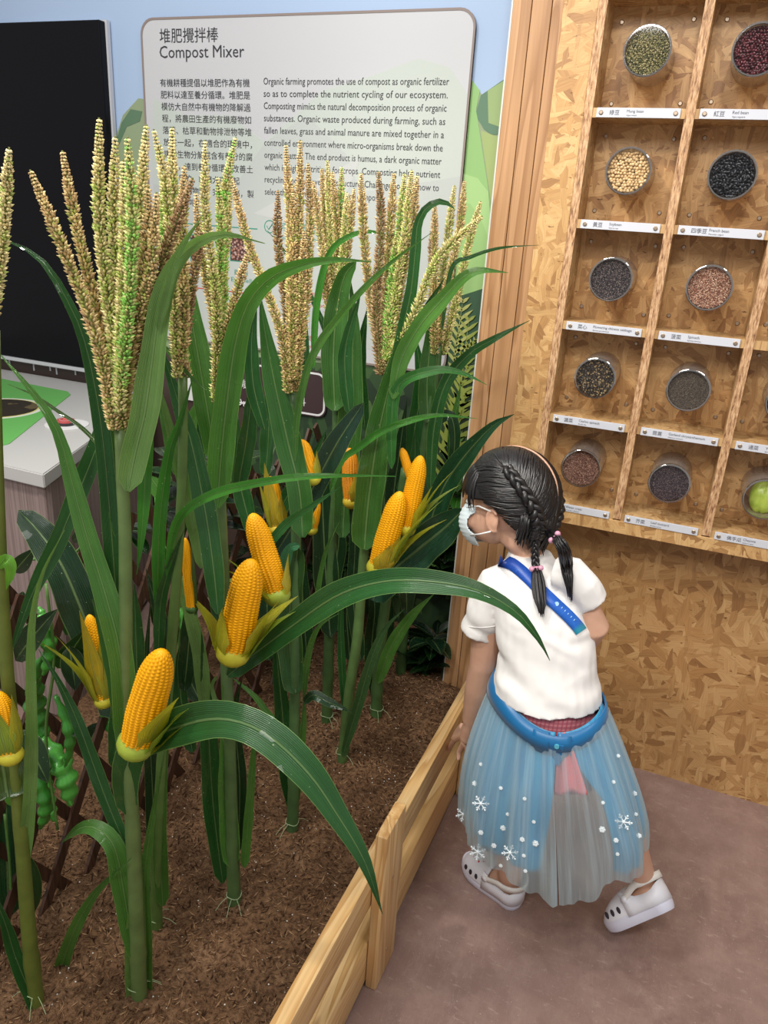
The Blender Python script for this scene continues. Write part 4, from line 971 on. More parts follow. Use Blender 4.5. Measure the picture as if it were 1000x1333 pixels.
# C
Y = .87; Cc = plant('slim maize plant just behind the front one, with a paler second tassel', (205, 1222), Y)
stalk(Cc, [(204, 1240), (204, 1120), (212, 980), (222, 860), (232, 720), (238, 600), (238, 490)], 15, Y, (.09, .17, .04)); roots(Cc, 204, 1225, Y, 15)
tassel(Cc, (238, 492), [((200, 168), YEL, [(226, 380), (215, 240)]), ((224, 165), YEL, [(234, 390), (226, 260)]), ((215, 221), GRN, [(228, 390), (214, 290)]), ((205, 255), TAN, [(222, 400)]), ((262, 300), BRN, [(246, 400)]), ((240, 215), TAN, [(240, 380), (238, 290)])], Y, 14)
blade(Cc, [(205, 790), (208, 680), (220, 590), (234, 550), (252, 488)], 18, 'bright', Y - .01)
blade(Cc, [(284, 800), (278, 740), (268, 670), (250, 580), (234, 530), (212, 460), (196, 430)], 30, 'dark', Y + .02)
blade(Cc, [(262, 740), (246, 660), (232, 600), (214, 530), (200, 480)], 18, 'pale', Y + .02)
blade(Cc, [(198, 470), (212, 452), (230, 470), (250, 492), (272, 510)], 7, 'mid', Y)
blade(Cc, [(217, 750), (226, 690), (246, 661), (290, 639), (350, 626), (400, 620), (470, 619), (515, 620)], 13, 'bright', (Y - .01, Y - .05), peak=.35)
blade(Cc, [(206, 860), (210, 780), (228, 720), (240, 690)], 16, 'dark', Y - .01)
strap(Cc, [(212, 1180), (208, 1090), (212, 1000), (222, 900)], 20, 'mid', Y - .005)
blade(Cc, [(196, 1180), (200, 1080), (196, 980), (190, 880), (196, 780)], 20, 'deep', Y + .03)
ear(Cc, (250, 795), (241, 700), 16, Y + .05, [(.9, 1.15, .0, (.05, .13, .03))])
# D
Y = .985; D = plant('maize plant with the biggest upright cob and a long leaf reaching the child', (305, 1183), Y)
stalk(D, [(306, 1195), (302, 1080), (298, 950), (294, 850), (291, 740), (287, 640), (286, 520)], 17, Y, (.08, .15, .05)); roots(D, 305, 1183, Y, 17)
tassel(D, (287, 525), [((267, 182), YEL, [(282, 400), (268, 280)]), ((307, 178), GRN, [(290, 400), (292, 260)]), ((283, 230), GRN, [(284, 400), (288, 300)]), ((255, 250), TAN, [(278, 410), (262, 330)]), ((300, 240), YEL, [(288, 390)]), ((322, 330), TAN, [(296, 430)])], Y, 13)
strap(D, [(281, 600), (268, 520), (254, 440), (244, 380), (234, 325), (226, 310)], 34, 'mid', Y - .01, peak=.35)
strap(D, [(283, 662), (288, 590), (297, 510), (308, 440), (325, 392), (355, 360), (400, 343), (440, 338), (484, 341)], 36, (.09, .26, .05), (Y - .02, Y - .03), peak=.25, tippow=1.1)
blade(D, [(296, 880), (330, 852), (380, 815), (440, 775), (500, 757), (560, 757), (620, 768), (670, 795), (700, 830), (716, 860)], 38, 'dark', (Y - .01, Y + .02), base=.6, peak=.42, n=36)
blade(D, [(268, 935), (259, 848), (240, 776), (226, 735), (214, 708)], 20, 'pale', Y - .01)
blade(D, [(290, 1150), (278, 1050), (272, 960), (268, 900), (262, 820)], 28, 'dark', Y - .005)
strap(D, [(318, 1130), (324, 1060), (330, 980), (336, 910)], 13, 'mid', Y)
strap(D, [(302, 1130), (296, 1040), (294, 960), (290, 880)], 26, 'mid', Y - .01)
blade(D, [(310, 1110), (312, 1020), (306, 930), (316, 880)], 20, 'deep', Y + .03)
blade(D, [(300, 860), (285, 790), (276, 700), (262, 600), (258, 520)], 24, 'dark', Y + .02)
blade(D, [(282, 880), (276, 895), (284, 925), (292, 970)], 6, 'pale', Y - .02)
strap(D, [(296, 800), (280, 760), (272, 700), (276, 640)], 20, 'deep', Y + .02)
ear(D, (303, 852), (328, 728), 46, Y - .035, [(-.75, .55, .03, HY), (-1.3, .62, .30, HY), (1.15, .62, .28, HG), (.85, .70, .16, HY), (1.5, .8, .3, HY)])
ear(D, (362, 778), (328, 668), 36, Y + .07, [(-1.1, .75, .32, HG), (-.9, .6, .42, HY), (-1.5, .55, .55, HG), (.9, .5, .1, HY)])
# E
Y = 1.2; E_ = plant('maize plant whose broad strap leaf folds over beside the double cobs', (380, 1085), Y)
stalk(E_, [(380, 1096), (383, 1000), (384, 900), (386, 780), (384, 640), (381, 510)], 15, Y, (.07, .15, .05)); roots(E_, 380, 1085, Y, 15)
tassel(E_, (381, 512), [((300, 228), TAN, [(365, 430), (325, 320)]), ((362, 247), BRN, [(374, 410), (362, 320)]), ((372, 188), TAN, [(378, 400), (377, 280)]), ((391, 182), TAN, [(386, 400), (390, 280)]), ((401, 212), TAN, [(396, 410), (404, 290)]), ((381, 240), TAN), ((396, 300), TAN, [(392, 420)])], Y, 12)
strap(E_, [(385, 903), (378, 850), (378, 790), (388, 712)], 34, (.04, .12, .035), Y - .015, tippow=.25, peak=.2)
blade(E_, [(390, 710), (376, 716), (369, 745), (363, 790)], 15, (.05, .22, .12), Y - .04)
strap(E_, [(394, 700), (390, 640), (376, 580), (358, 500), (345, 430), (338, 380)], 36, (.05, .17, .04), Y - .02, peak=.4)
blade(E_, [(384, 600), (388, 536), (408, 461), (456, 395), (509, 342), (562, 303)], 11, 'mid', (Y - .02, Y), peak=.4)
blade(E_, [(330, 760), (372, 700), (410, 630), (440, 575), (474, 524)], 34, (.02, .06, .05), Y + .04, base=.4, peak=.6, tippow=.4)
blade(E_, [(318, 745), (350, 708), (375, 680), (410, 656), (444, 633)], 13, (.04, .20, .06), Y - .08)
blade(E_, [(345, 560), (330, 500), (328, 440), (335, 390)], 22, 'dark', Y + .03)
blade(E_, [(382, 1060), (374, 1000), (368, 930), (362, 870), (356, 800)], 24, 'dark', Y + .01)
strap(E_, [(380, 1060), (390, 990), (396, 930), (394, 890)], 15, 'mid', Y)
blade(E_, [(378, 960), (350, 930), (330, 905), (300, 880)], 9, 'mid', Y + .04)
blade(E_, [(396, 915), (408, 905), (430, 915), (458, 927)], 14, 'deep', Y - .02)
blade(E_, [(396, 905), (402, 850), (416, 815), (442, 798)], 9, 'mid', Y - .02)
ear(E_, (362, 690), (352, 620), 24, Y - .01, [(-.3, 1.3, .0, HO), (-1, 1.1, .05, HY), (.6, .7, 0, HO)])
ear(E_, (408, 625), (392, 572), 22, Y + .02, [(.8, .7, .1, HY)])
# H
Y = 1.58; H_ = plant('maize plant with two broad upright leaves below the English text', (425, 950), Y)
stalk(H_, [(425, 958), (428, 850), (432, 720), (438, 580), (438, 420)], 14, Y, (.06, .13, .04)); roots(H_, 425, 950, Y, 14)
tassel(H_, (436, 432), [((408, 236), TAN, [(424, 360)]), ((419, 219), TAN, [(428, 350)]), ((426, 208), YEL, [(432, 340)]), ((433, 223), TAN), ((445, 217), GRN, [(442, 330)]), ((452, 250), YEL, [(446, 340)]), ((461, 245), TAN, [(450, 350)])], Y, 11)
strap(H_, [(436, 535), (434, 470), (438, 410), (448, 362), (464, 340)], 34, (.055, .17, .035), Y - .03, peak=.4, tippow=.5)
strap(H_, [(446, 700), (452, 600), (458, 510), (460, 420), (456, 360)], 34, (.05, .15, .035), Y - .01, peak=.4)
blade(H_, [(430, 830), (424, 740), (420, 640), (424, 560)], 34, 'deep', Y - .02)
blade(H_, [(408, 480), (412, 400), (428, 332), (456, 307), (487, 302), (533, 317)], 10, 'bright', Y - .04, peak=.3)
blade(H_, [(395, 520), (398, 450), (388, 380), (372, 330), (348, 300)], 10, 'dark', Y)
blade(H_, [(440, 480), (420, 420), (398, 370), (388, 330)], 8, 'dark', Y - .01)
ear(H_, (458, 655), (455, 583), 24, Y - .08, [(.4, .6, 0, HO)], orange=True)
ear(H_, (470, 665), (474, 612), 13, Y - .06, [], orange=True)
ear(H_, (405, 690), (412, 650), 18, Y - .12, [(-.3, .8, .1, HY)])
blade(H_, [(350, 700), (372, 650), (400, 610), (425, 560)], 20, 'dark', Y + .05)
# F
Y = 1.46; F_ = plant('leaning maize plant with the pair of cobs nearest the child', (445, 995), Y)
stalk(F_, [(443, 1010), (447, 980), (455, 900), (466, 823), (474, 720), (486, 620), (499, 540), (503, 480)], 14, Y, (.09, .17, .05)); roots(F_, 444, 998, Y, 13)
tassel(F_, (502, 488), [((493, 223), BRN, [(490, 400), (496, 300)]), ((513, 225), TAN, [(502, 390), (508, 300)]), ((536, 221), YEL, [(512, 400), (528, 300)]), ((543, 228), TAN, [(516, 400), (536, 300)]), ((527, 226), GRN, [(508, 400), (520, 300)]), ((518, 300), GRN), ((470, 225), TAN, [(486, 410), (474, 310)]), ((628, 281), YEL, [(535, 420), (568, 340)])], Y, 13)
strap(F_, [(474, 716), (480, 650), (490, 580), (504, 515), (516, 470), (522, 440)], 40, (.055, .17, .035), Y - .03, peak=.15, tippow=.5)
blade(F_, [(508, 510), (522, 440), (535, 380), (541, 325), (544, 292), (556, 270), (576, 262), (592, 272)], 17, 'dark', Y - .02, tippow=.5)
blade(F_, [(430, 640), (445, 600), (465, 584), (500, 560), (562, 541), (622, 545)], 10, 'bright', Y - .06, peak=.4)
blade(F_, [(510, 610), (510, 550), (514, 512), (528, 494), (552, 485), (578, 481), (606, 487), (634, 501)], 16, (.04, .19, .04), Y - .03, peak=.35)
blade(F_, [(512, 520), (522, 470), (546, 425), (576, 390), (602, 362), (625, 352), (662, 355)], 24, 'mid', Y - .03, peak=.35)
blade(F_, [(520, 500), (534, 440), (556, 400), (580, 360)], 14, 'dark', Y)
blade(F_, [(446, 985), (466, 919), (484, 857), (502, 818), (527, 792)], 15, (.06, .16, .06), Y - .02, peak=.4)
blade(F_, [(414, 800), (414, 770), (424, 719), (442, 678)], 7, 'mid', Y - .05)
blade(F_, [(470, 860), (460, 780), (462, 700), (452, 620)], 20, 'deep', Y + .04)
blade(F_, [(455, 960), (446, 880), (444, 800), (450, 740)], 11, 'dark', Y)
ear(F_, (492, 742), (522, 640), 33, Y - .05, [(.9, .95, .22, HY), (.5, .55, .06, HO), (1.3, .9, .40, HY), (.2, .4, .04, HO), (1.1, 1.1, .3, HG)])
ear(F_, (528, 690), (548, 593), 27, Y - .01, [(1.1, .95, .28, HY), (1.3, .8, .4, HG), (.8, .7, .1, HY)])
ear(F_, (534, 620), (523, 583), 13, Y + .02, [])
# G
Y = 1.65; G_ = plant('short maize plant in the back row with dark glossy leaves toward the pilaster', (490, 945), Y)
stalk(G_, [(489, 952), (492, 880), (500, 800), (512, 720), (522, 650), (528, 610)], 15, Y, (.06, .13, .04)); roots(G_, 489, 946, Y, 15)
strap(G_, [(545, 760), (558, 690), (575, 640), (600, 600), (640, 556), (670, 539)], 34, (.02, .10, .05), (Y, Y - .08), base=.4, peak=.45)
blade(G_, [(484, 782), (510, 745), (545, 715), (578, 688), (605, 662)], 54, (.02, .10, .06), Y - .12, base=.6, peak=.45, tippow=.5, wav=.06)
blade(G_, [(492, 890), (510, 841), (536, 802), (566, 772)], 18, 'mid', Y - .02)
blade(G_, [(560, 640), (565, 560), (580, 500), (610, 462), (638, 444), (668, 428), (690, 417)], 18, 'dark', (Y + .02, Y + .04), peak=.4)
blade(G_, [(575, 430), (588, 350), (612, 335), (650, 323), (702, 319)], 6, 'dark', Y + .02)
blade(G_, [(492, 920), (484, 850), (488, 790), (480, 720)], 22, 'deep', Y + .02)
# I
Y = 1.88; I_ = plant('furthest maize plant beside the mural foliage, its tassel near the pilaster', (520, 880), Y)
stalk(I_, [(521, 888), (528, 780), (540, 680), (552, 580), (566, 500), (571, 450)], 13, Y, (.06, .13, .04))
tassel(I_, (571, 462), [((566, 262), TAN, [(566, 370)]), ((592, 241), YEL, [(574, 380), (584, 300)]), ((605, 235), TAN, [(578, 390), (598, 300)]), ((626, 262), YEL, [(594, 390), (612, 310)]), ((562, 300), BRN)], Y, 11)
strap(I_, [(557, 550), (556, 500), (560, 450), (566, 400), (572, 360)], 24, (.05, .15, .04), Y - .02)
blade(I_, [(530, 620), (540, 560), (548, 500), (540, 430)], 24, 'dark', Y)
blade(I_, [(520, 740), (512, 660), (520, 590), (530, 520)], 26, 'deep', Y - .02)
blade(I_, [(556, 560), (585, 540), (592, 580), (580, 640)], 16, 'deep', Y)
# extra dark blades between the rows
rr = random.Random(11)
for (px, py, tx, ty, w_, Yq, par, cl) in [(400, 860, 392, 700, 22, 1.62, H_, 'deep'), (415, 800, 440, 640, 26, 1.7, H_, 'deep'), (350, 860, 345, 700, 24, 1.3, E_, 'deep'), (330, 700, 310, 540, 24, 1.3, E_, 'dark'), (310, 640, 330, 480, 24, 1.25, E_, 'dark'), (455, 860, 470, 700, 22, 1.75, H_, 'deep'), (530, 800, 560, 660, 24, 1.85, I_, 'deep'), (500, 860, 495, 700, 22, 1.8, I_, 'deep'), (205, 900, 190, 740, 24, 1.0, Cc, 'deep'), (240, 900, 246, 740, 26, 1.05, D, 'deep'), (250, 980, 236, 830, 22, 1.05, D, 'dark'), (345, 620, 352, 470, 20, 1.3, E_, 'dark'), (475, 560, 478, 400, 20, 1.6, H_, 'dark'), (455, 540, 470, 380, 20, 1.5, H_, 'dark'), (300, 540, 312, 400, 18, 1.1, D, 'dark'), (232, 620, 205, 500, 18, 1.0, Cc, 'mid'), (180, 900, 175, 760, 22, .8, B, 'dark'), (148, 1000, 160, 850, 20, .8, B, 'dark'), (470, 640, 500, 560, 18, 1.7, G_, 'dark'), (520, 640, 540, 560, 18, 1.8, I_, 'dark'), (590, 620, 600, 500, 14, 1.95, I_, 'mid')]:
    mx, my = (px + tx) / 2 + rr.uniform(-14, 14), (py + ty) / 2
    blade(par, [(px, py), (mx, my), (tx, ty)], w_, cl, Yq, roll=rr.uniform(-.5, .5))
# ------------------------------------------------------------------ the child
girl = empty('person', (-.12, 1.32, 0), 'small child with black braids, white shirt and blue snowflake skirt leaning over the low fence', 'person')
def loft(mb, rings, N=28, caps=True):
    """rings: (centre, half-width vector, half-depth vector)"""
    V = []; F = []; U = []; n = len(rings)
    for i, (c, a, b) in enumerate(rings):
        for k in range(N):
            an = 2 * PI * k / N; V.append(Vector(c) + Vector(a) * math.cos(an) + Vector(b) * math.sin(an)); U.append((k / N, i / (n - 1)))
    for i in range(n - 1):
        for k in range(N): F.append((i * N + k, i * N + (k + 1) % N, (i + 1) * N + (k + 1) % N, (i + 1) * N + k))
    if caps: F.append(tuple(range(N))[::-1]); F.append(tuple((n - 1) * N + k for k in range(N)))
    mb.add(V, F, U)
s = NT('skin'); n1 = s.noise(s.coord('Object'), 25, 3); s.set(s.ramp(n1, [(.3, (.60, .34, .235)), (.7, (.68, .41, .29))]), .45, spec=.4, sss=.0); M['skin'] = s.m
RT = Vector((.955, .29, .04)).normalized(); DT = Vector((-.29, .955, 0)).normalized()
# head frame
HC = Wy(662, 653, 1.40)
Ff = (Vector((.925, .381, 0)) * -.80 + Vector((-.36, .93, 0)) * .60).normalized(); Lf0 = Vector((0, 0, 1)).cross(Ff)
U_ = (Vector((0, 0, 1)) + Ff * .20 - Lf0 * .20).normalized(); F_r = (Ff - Ff.dot(U_) * U_).normalized(); L_ = U_.cross(F_r)
def hp(f, l, u): return HC + F_r * f + L_ * l + U_ * u
HM = Matrix((F_r, L_, U_)).transposed()
def P_(x, y, Y): return Wy(x, y, Y)
sk = MB()
sk.ellipsoid(hp(-.006, 0, .012), (.080, .070, .080), 28, 18, M=HM)
sk.ellipsoid(hp(.028, 0, -.030), (.050, .056, .056), 24, 16, M=HM)
sk.ellipsoid(hp(.050, 0, -.062), (.024, .026, .020), 16, 10, M=HM)           # chin
sk.ellipsoid(hp(.058, .026, -.036), (.020, .022, .022), 16, 10, M=HM); sk.ellipsoid(hp(.058, -.026, -.036), (.020, .022, .022), 16, 10, M=HM)
sk.ellipsoid(hp(.083, 0, -.022), (.010, .009, .012), 12, 8, M=HM)              # nose
sk.ellipsoid(hp(.072, 0, -.047), (.012, .020, .006), 12, 8, M=HM)              # lips
for sd in (1, -1):                                                               # ears
    e0 = hp(-.006, .069 * sd, -.032)
    pts = [hp(.002 + .013 * math.cos(a) - .006, (.070 + .006 * math.sin(a * .5)) * sd, -.032 + .021 * math.sin(a)) for a in np.linspace(-2.2, 2.6, 12)]
    sk.tube(pts, .0042, 8); sk.ellipsoid(e0, (.011, .005, .017), 12, 8, M=HM)
NB = P_(690, 722, 1.385)
loft(sk, [(hp(-.012, 0, -.05), RT * .036, DT * .038), (hp(-.018, 0, -.075), RT * .032, DT * .034), (NB, RT * .034, DT * .034), (P_(696, 750, 1.365), RT * .05, DT * .04)], 20)
tor = [(P_(712, 900, 1.295), 60, .060), (P_(712, 850, 1.31), 55, .056), (P_(706, 800, 1.33), 56, .056), (P_(701, 760, 1.35), 54, .046), (P_(695, 735, 1.365), 34, .034)]
loft(sk, [(c, RT * w_ * pxm(c), DT * d_) for c, w_, d_ in tor])
loft(sk, [(P_(712, 890, 1.30), RT * .088, DT * .062), (P_(714, 930, 1.30), RT * .098, DT * .07), (P_(715, 960, 1.30), RT * .092, DT * .066), (P_(715, 985, 1.30), RT * .06, DT * .05)])
# arms
sL, eL, wL = P_(640, 765, 1.345), P_(629, 866, 1.34), P_(614, 938, 1.36)
sk.tube([sL, (sL + eL) / 2, eL, (eL * .6 + wL * .4), wL], [.024, .030, .0285, .0285, .0205], 16)
pm = P_(609, 957, 1.375); hx = (pm - wL).normalized()
sk.tube([wL, wL * .5 + pm * .5, pm, pm + hx * .012], [.0205, .023, .024, .017], 14, flat=.75)
FG = [([(603, 956, 1.375), (592, 963, 1.42), (583, 976, 1.46)], .0068), ([(605, 966, 1.38), (598, 978, 1.395), (597, 988, 1.39)], .0068),
      ([(612, 968, 1.37), (608, 982, 1.375), (607, 991, 1.37)], .0066), ([(619, 964, 1.36), (619, 977, 1.355), (621, 985, 1.35)], .0060)]
for pts, r in FG: sk.tube([P_(*p) for p in pts], [r * 1.15, r, r * .85], 10); sk.ellipsoid(P_(*pts[-1]), (r * .85,) * 3, 8, 6)
tp = [(603, 945, 1.385), (596, 952, 1.41), (590, 962, 1.42)]; sk.tube([P_(*p) for p in tp], [.009, .0075, .006], 10)
sR, eR, wR = P_(746, 757, 1.34), P_(774, 815, 1.345), P_(752, 848, 1.43)
sk.tube([sR, sR * .45 + eR * .55, eR, (eR + wR) / 2, wR], [.022, .026, .028, .026, .020], 16)
for k in range(4): a = wR + Vector((-.01 + .0 * k, .014, -.012 + .011 * k)); sk.tube([wR + Vector((0, .0, -.012 + .009 * k)), a + Vector((-.015, .02, 0)), a + Vector((-.035, .03, -.006))], [.009, .0068, .006], 8)
sk.tube([wR, wR + Vector((-.012, .006, .022)), wR + Vector((-.026, .016, .026))], [.010, .007, .006], 8)
sk.tube([wR, wR + Vector((-.012, .014, .002))], [.020, .02], 10)
# feet frames
def frame(a, n_):
    a = a.normalized(); n_ = (n_ - n_.dot(a) * a).normalized(); return a, n_, n_.cross(a)
LH = Vector((-.128, 1.305, 0)); LT = Vector((-.270, 1.378, 0)); aL, nL, sLv = frame(LT - LH, Vector((0, 0, 1)))
RTo = Wz(800, 1214, .006); aR, nR, sRv = frame(Vector((-.104, .006, -.130)), Vector((-.40, -.62, .55) if False else (-.60, .50, .57)))
RH = RTo - aR * .158
ankL = LH + aL * .035 + nL * .062; ankR = RH + aR * .032 + nR * .066
hipL, hipR = P_(688, 960, 1.30), P_(742, 955, 1.30)
kL = P_(668, 1050, 1.32); kR = P_(800, 1045, 1.30)
sk.tube([hipL, hipL * .5 + kL * .5, kL, kL * .55 + ankL * .45, ankL, LH + aL * .03 + nL * .035], [.056, .050, .040, .038, .026, .027], 18)
sk.tube([hipR, hipR * .5 + kR * .5, kR, kR * .55 + ankR * .45, ankR, RH + aR * .03 + nR * .036], [.056, .050, .038, .034, .0245, .026], 18)
for H_q, a_, n_ in ((LH, aL, nL), (RH, aR, nR)): sk.tube([H_q + a_ * .025 + n_ * .035, H_q + a_ * .08 + n_ * .038, H_q + a_ * .13 + n_ * .030], [.024, .026, .020], 14)
body = link('body', mesh('body', sk.V, sk.F, M['skin']), girl); remeshed(body, .0032, 5)

# eyes
for sd in (1, -1):
    mb = MB(); mb.ellipsoid(hp(.071, .026 * sd, -.002), (.007, .011, .006), 12, 8, M=HM); e = mb.build('eye', flat('eye_white', (.8, .78, .75), .2), girl, smooth=True)
    mb = MB(); mb.ellipsoid(hp(.0765, .026 * sd, -.002), (.003, .005, .005), 12, 8, M=HM); mb.build('iris', flat('iris_brown', (.02, .01, .008), .1), e, smooth=True)

# shirt
sh_ = MB()
tor = [(P_(712, 905, 1.29), 71, .084), (P_(713, 885, 1.295), 69, .080), (P_(712, 850, 1.31), 63, .074), (P_(707, 800, 1.33), 63, .070), (P_(702, 765, 1.345), 62, .062), (P_(697, 745, 1.36), 48, .052), (P_(692, 728, 1.375), 33, .043), (P_(690, 718, 1.38), 28, .038)]
loft(sh_, [(c, RT * w_ * pxm(c), DT * d_) for c, w_, d_ in tor])
a0, a1, a2 = P_(650, 760, 1.345), P_(635, 790, 1.343), P_(623, 824, 1.34)
sh_.tube([P_(672, 748, 1.355), a0, a1, a2], [.036, .043, .042, .0385], 20)
b0, b1, b2 = P_(742, 748, 1.34), P_(757, 765, 1.34), P_(770, 785, 1.345)
sh_.tube([P_(725, 745, 1.345), b0, b1, b2], [.036, .038, .037, .034], 20)
s = NT('white_cotton'); n1 = s.noise(s.coord('Object'), 700, 2); s.set((.80, .79, .78), .8, sheen=.2); s.bump(n1, .15, .0004); M['cotton'] = s.m
shirt = link('shirt', mesh('shirt', sh_.V, sh_.F, M['cotton']), girl); remeshed(shirt, .0036, 5)
me = shirt.data; me.update(); co_ = np.zeros(len(me.vertices) * 3); me.vertices.foreach_get('co', co_); co_ = co_.reshape(-1, 3); no_ = np.zeros_like(co_).ravel(); me.vertices.foreach_get('normal', no_); no_ = no_.reshape(-1, 3)
for i in range(len(co_)):
    p = co_[i]; z = p[2]; low = min(1, max(0, (.78 - z) / .15)); x = p[0] + .12
    d = .0034 * low * math.sin((z * 95 + x * 38) + 2.2 * noise.noise((p[0] * 9, p[1] * 9, p[2] * 9))) * (.4 + abs(noise.noise((p[0] * 14, 2, p[2] * 14))))
    q_ = noise.noise((p[0] * 16 + z * 22, p[1] * 16, z * 20 - p[0] * 14)); dg = (p[0] * .55 + z * .84 + .05 * noise.noise((p[0] * 5, p[1] * 5, z * 5))); d += .0022 * low * math.sin(dg * 150 + 3 * q_) * max(0, noise.noise((p[0] * 7, 3, z * 9)) + .3) * 1.4 + .003 * noise.noise((p[0] * 14 + z * 8, p[1] * 12, z * 11)); d += .0013 * noise.noise((p[0] * 60, p[1] * 60, z * 30)) - .0015
    co_[i] = p + no_[i] * d
me.vertices.foreach_set('co', co_.ravel()); me.update()
def bvh(o):
    return BVHTree.FromPolygons([o.matrix_world @ v.co if False else v.co for v in o.data.vertices], [tuple(p.vertices) for p in o.data.polygons])
tree = bvh(shirt)
def hit(tr, x, y, off=.003, dflt=1.25):
    d = ROT @ _dirpx(x, y); r = tr.ray_cast(CAM, d); p = r[0] if r[0] is not None else None
    return (p - d * off) if p is not None else None
# hem and cuff seams as thin rolled edges
def seam(pts_px, r=.0014):
    P = [hit(tree, *q, off=.0002) for q in pts_px]; P = [p for p in P if p is not None]
    if len(P) > 1: mb = MB(); mb.tube([Vector(v) for v in spline(P, 30)], r, 6); mb.build('seam', M['cotton'], girl, smooth=True)
seam([(601, 812), (612, 816), (630, 817), (645, 815)], .0009)

# lanyard strap
cl = [(650, 729), (657, 731), (668, 735), (686, 750), (704, 768), (722, 785), (740, 802), (752, 815), (757, 822)]; S = spline(cl, 26); V = []; U = []; F = []
for i in range(26):
    t = S[min(i + 1, 25)] - S[max(i - 1, 0)]; t = t / np.linalg.norm(t); n_ = np.array([-t[1], t[0]]); last = V[-2:] if V else None
    for sg in (-1, 0, 1):
        q = S[i] + n_ * sg * 8.2; h = hit(tree, q[0], q[1], .0035)
        if h is None: h = hit(tree, S[i][0], S[i][1], .0035) or (V[-3] if len(V) >= 3 else P_(q[0], q[1], 1.29))
        V.append(Vector(h)); U.append(((sg + 1) / 2, i / 25))
V2 = [v + (v - CAM).normalized() * .0022 for v in V]; n0 = len(V)
for i in range(25):
    for j in range(2): a = i * 3 + j; F += [(a, a + 1, a + 4, a + 3), (n0 + a, n0 + a + 3, n0 + a + 4, n0 + a + 1)]
    a = i * 3; F += [(a, a + 3, n0 + a + 3, n0 + a), (a + 2, n0 + a + 2, n0 + a + 5, a + 5)]
s = NT('blue_strap'); u, v, _ = s.sep(s.coord('UV')); wv = s.noise(s.coord('Object'), 55, 2, .5, 1.5)
c = s.ramp(v, [(0, (.008, .045, .30)), (.6, (.012, .10, .50)), (.93, (.015, .13, .55)), (.97, (.02, .28, .40))]); s.set(s.mix(s.g(s.math('ABSOLUTE', s.math('SUBTRACT', wv, .5)), 0, .02, .35, 0), c, (.05, .22, .6)), .4); M['strap'] = s.m
strap_o = link('lanyard_strap', mesh('lanyard_strap', V + V2, F, M['strap'], uv=U + U), girl); strap_o['label'] = 'royal blue strap with pale printed marks'
st_t = bvh(strap_o)
pm_ = flat('strap_print', (.35, .60, .85))
c0 = hit(st_t, 725, 786, .0006)
if c0:
    fr = (CAM - c0).normalized(); q1 = fr.cross(Vector((0, 0, 1))).normalized(); q2 = q1.cross(fr)
    mb = MB(); mb.tube([c0, c0 + fr * .0006], .0040, 12); mb.build('printed_mark', pm_, strap_o)
for (x, y) in [(731, 792), (735, 796), (739, 800), (743, 804), (747, 808), (733, 787), (738, 791), (743, 796)]:
    a = hit(st_t, x, y, .0006); b = hit(st_t, x + 1.5, y - 1.8, .0006)
    if a and b: mb = MB(); mb.tube([a, b], .0008, 5); mb.build('printed_mark', pm_, strap_o)

# face mask
def shell(fr, rad, cen, cond, N=36, K=26, th=.0015, ruf=0):
    V = []; idx = {}; F = []
    for i in range(K + 1):
        for k in range(N):
            ph = 2 * PI * k / N; t_ = PI * i / K; d = Vector((math.sin(t_) * math.cos(ph), math.sin(t_) * math.sin(ph), math.cos(t_)))
            if cond(d): idx[(i, k)] = len(V); V.append(cen + HM @ Vector((d.x * rad[0] * (1 + ruf * math.sin(t_ * 40)), d.y * rad[1], d.z * rad[2])))
    for i in range(K):
        for k in range(N):
            q = [(i, k), (i + 1, k), (i + 1, (k + 1) % N), (i, (k + 1) % N)]
            if all(z in idx for z in q): F.append(tuple(idx[z] for z in q))
    n = len(V); V2 = [v + (v - cen).normalized() * th for v in V]
    F2 = [tuple(n + i for i in f[::-1]) for f in F]; ed = {}
    for f in F:
        for a, b in zip(f, f[1:] + f[:1]): ed[(a, b)] = 1
    rim = [(b, a, a + n, b + n) for (a, b) in ed if (b, a) not in ed]
    return V + V2, F + F2 + rim
V, F = shell(None, (.066, .058, .056), hp(.034, 0, -.042), lambda d: d.x > .12 and abs(d.y) < .93 and -.80 < d.z < .62, 140, 110, .0015, .012)
mask = link('face_mask', mesh('face_mask', V, F, flat('mask_pale', (.62, .72, .76), .7)), girl)
for a, b, c_ in (((.060, .056, -.012), (.025, .074, -.006), (-.002, .076, -.014)), ((.054, .050, -.066), (.025, .068, -.060), (-.002, .074, -.052))):
    for sd in (1, -1):
        mb = MB(); mb.tube([hp(a[0], a[1] * sd, a[2]), hp(b[0], b[1] * sd, b[2]), hp(c_[0], c_[1] * sd, c_[2])], .0016, 6); mb.build('ear_loop', flat('loop_white', (.75, .77, .78), .7), mask, smooth=True)

# hair
s = NT('black_hair'); s.set((.010, .009, .010), .36, spec=.55, coat=.1); M['hair'] = s.m
HR = (.096, .087, .098); HCc = hp(-.006, 0, .010)
def hs(d, k=1.0):
    d = Vector(d).normalized(); return HCc + HM @ Vector((d.x * HR[0] * k, d.y * HR[1] * k, d.z * HR[2] * k))
def hair_ok(d):
    if d.z < -.80 + .03 * math.sin(d.y * 60): return False
    if d.x > .10 and d.z < (.10 if abs(d.y) < .86 else -.05): return False
    if d.x > -.20 - .5 * max(0, -.12 - d.z) and d.z < -.12: return False
    return True
V, F = shell(None, tuple(r * .965 for r in HR), HCc, hair_ok, 120, 90, .003)
hair = link('hair', mesh('hair', V, F, M['hair']), girl)
def slerp(a, b, t):
    a = Vector(a).normalized(); b = Vector(b).normalized(); w_ = math.acos(max(-1, min(1, a.dot(b)))); 
    if w_ < 1e-4: return a
    return (a * math.sin((1 - t) * w_) + b * math.sin(t * w_)) / math.sin(w_)
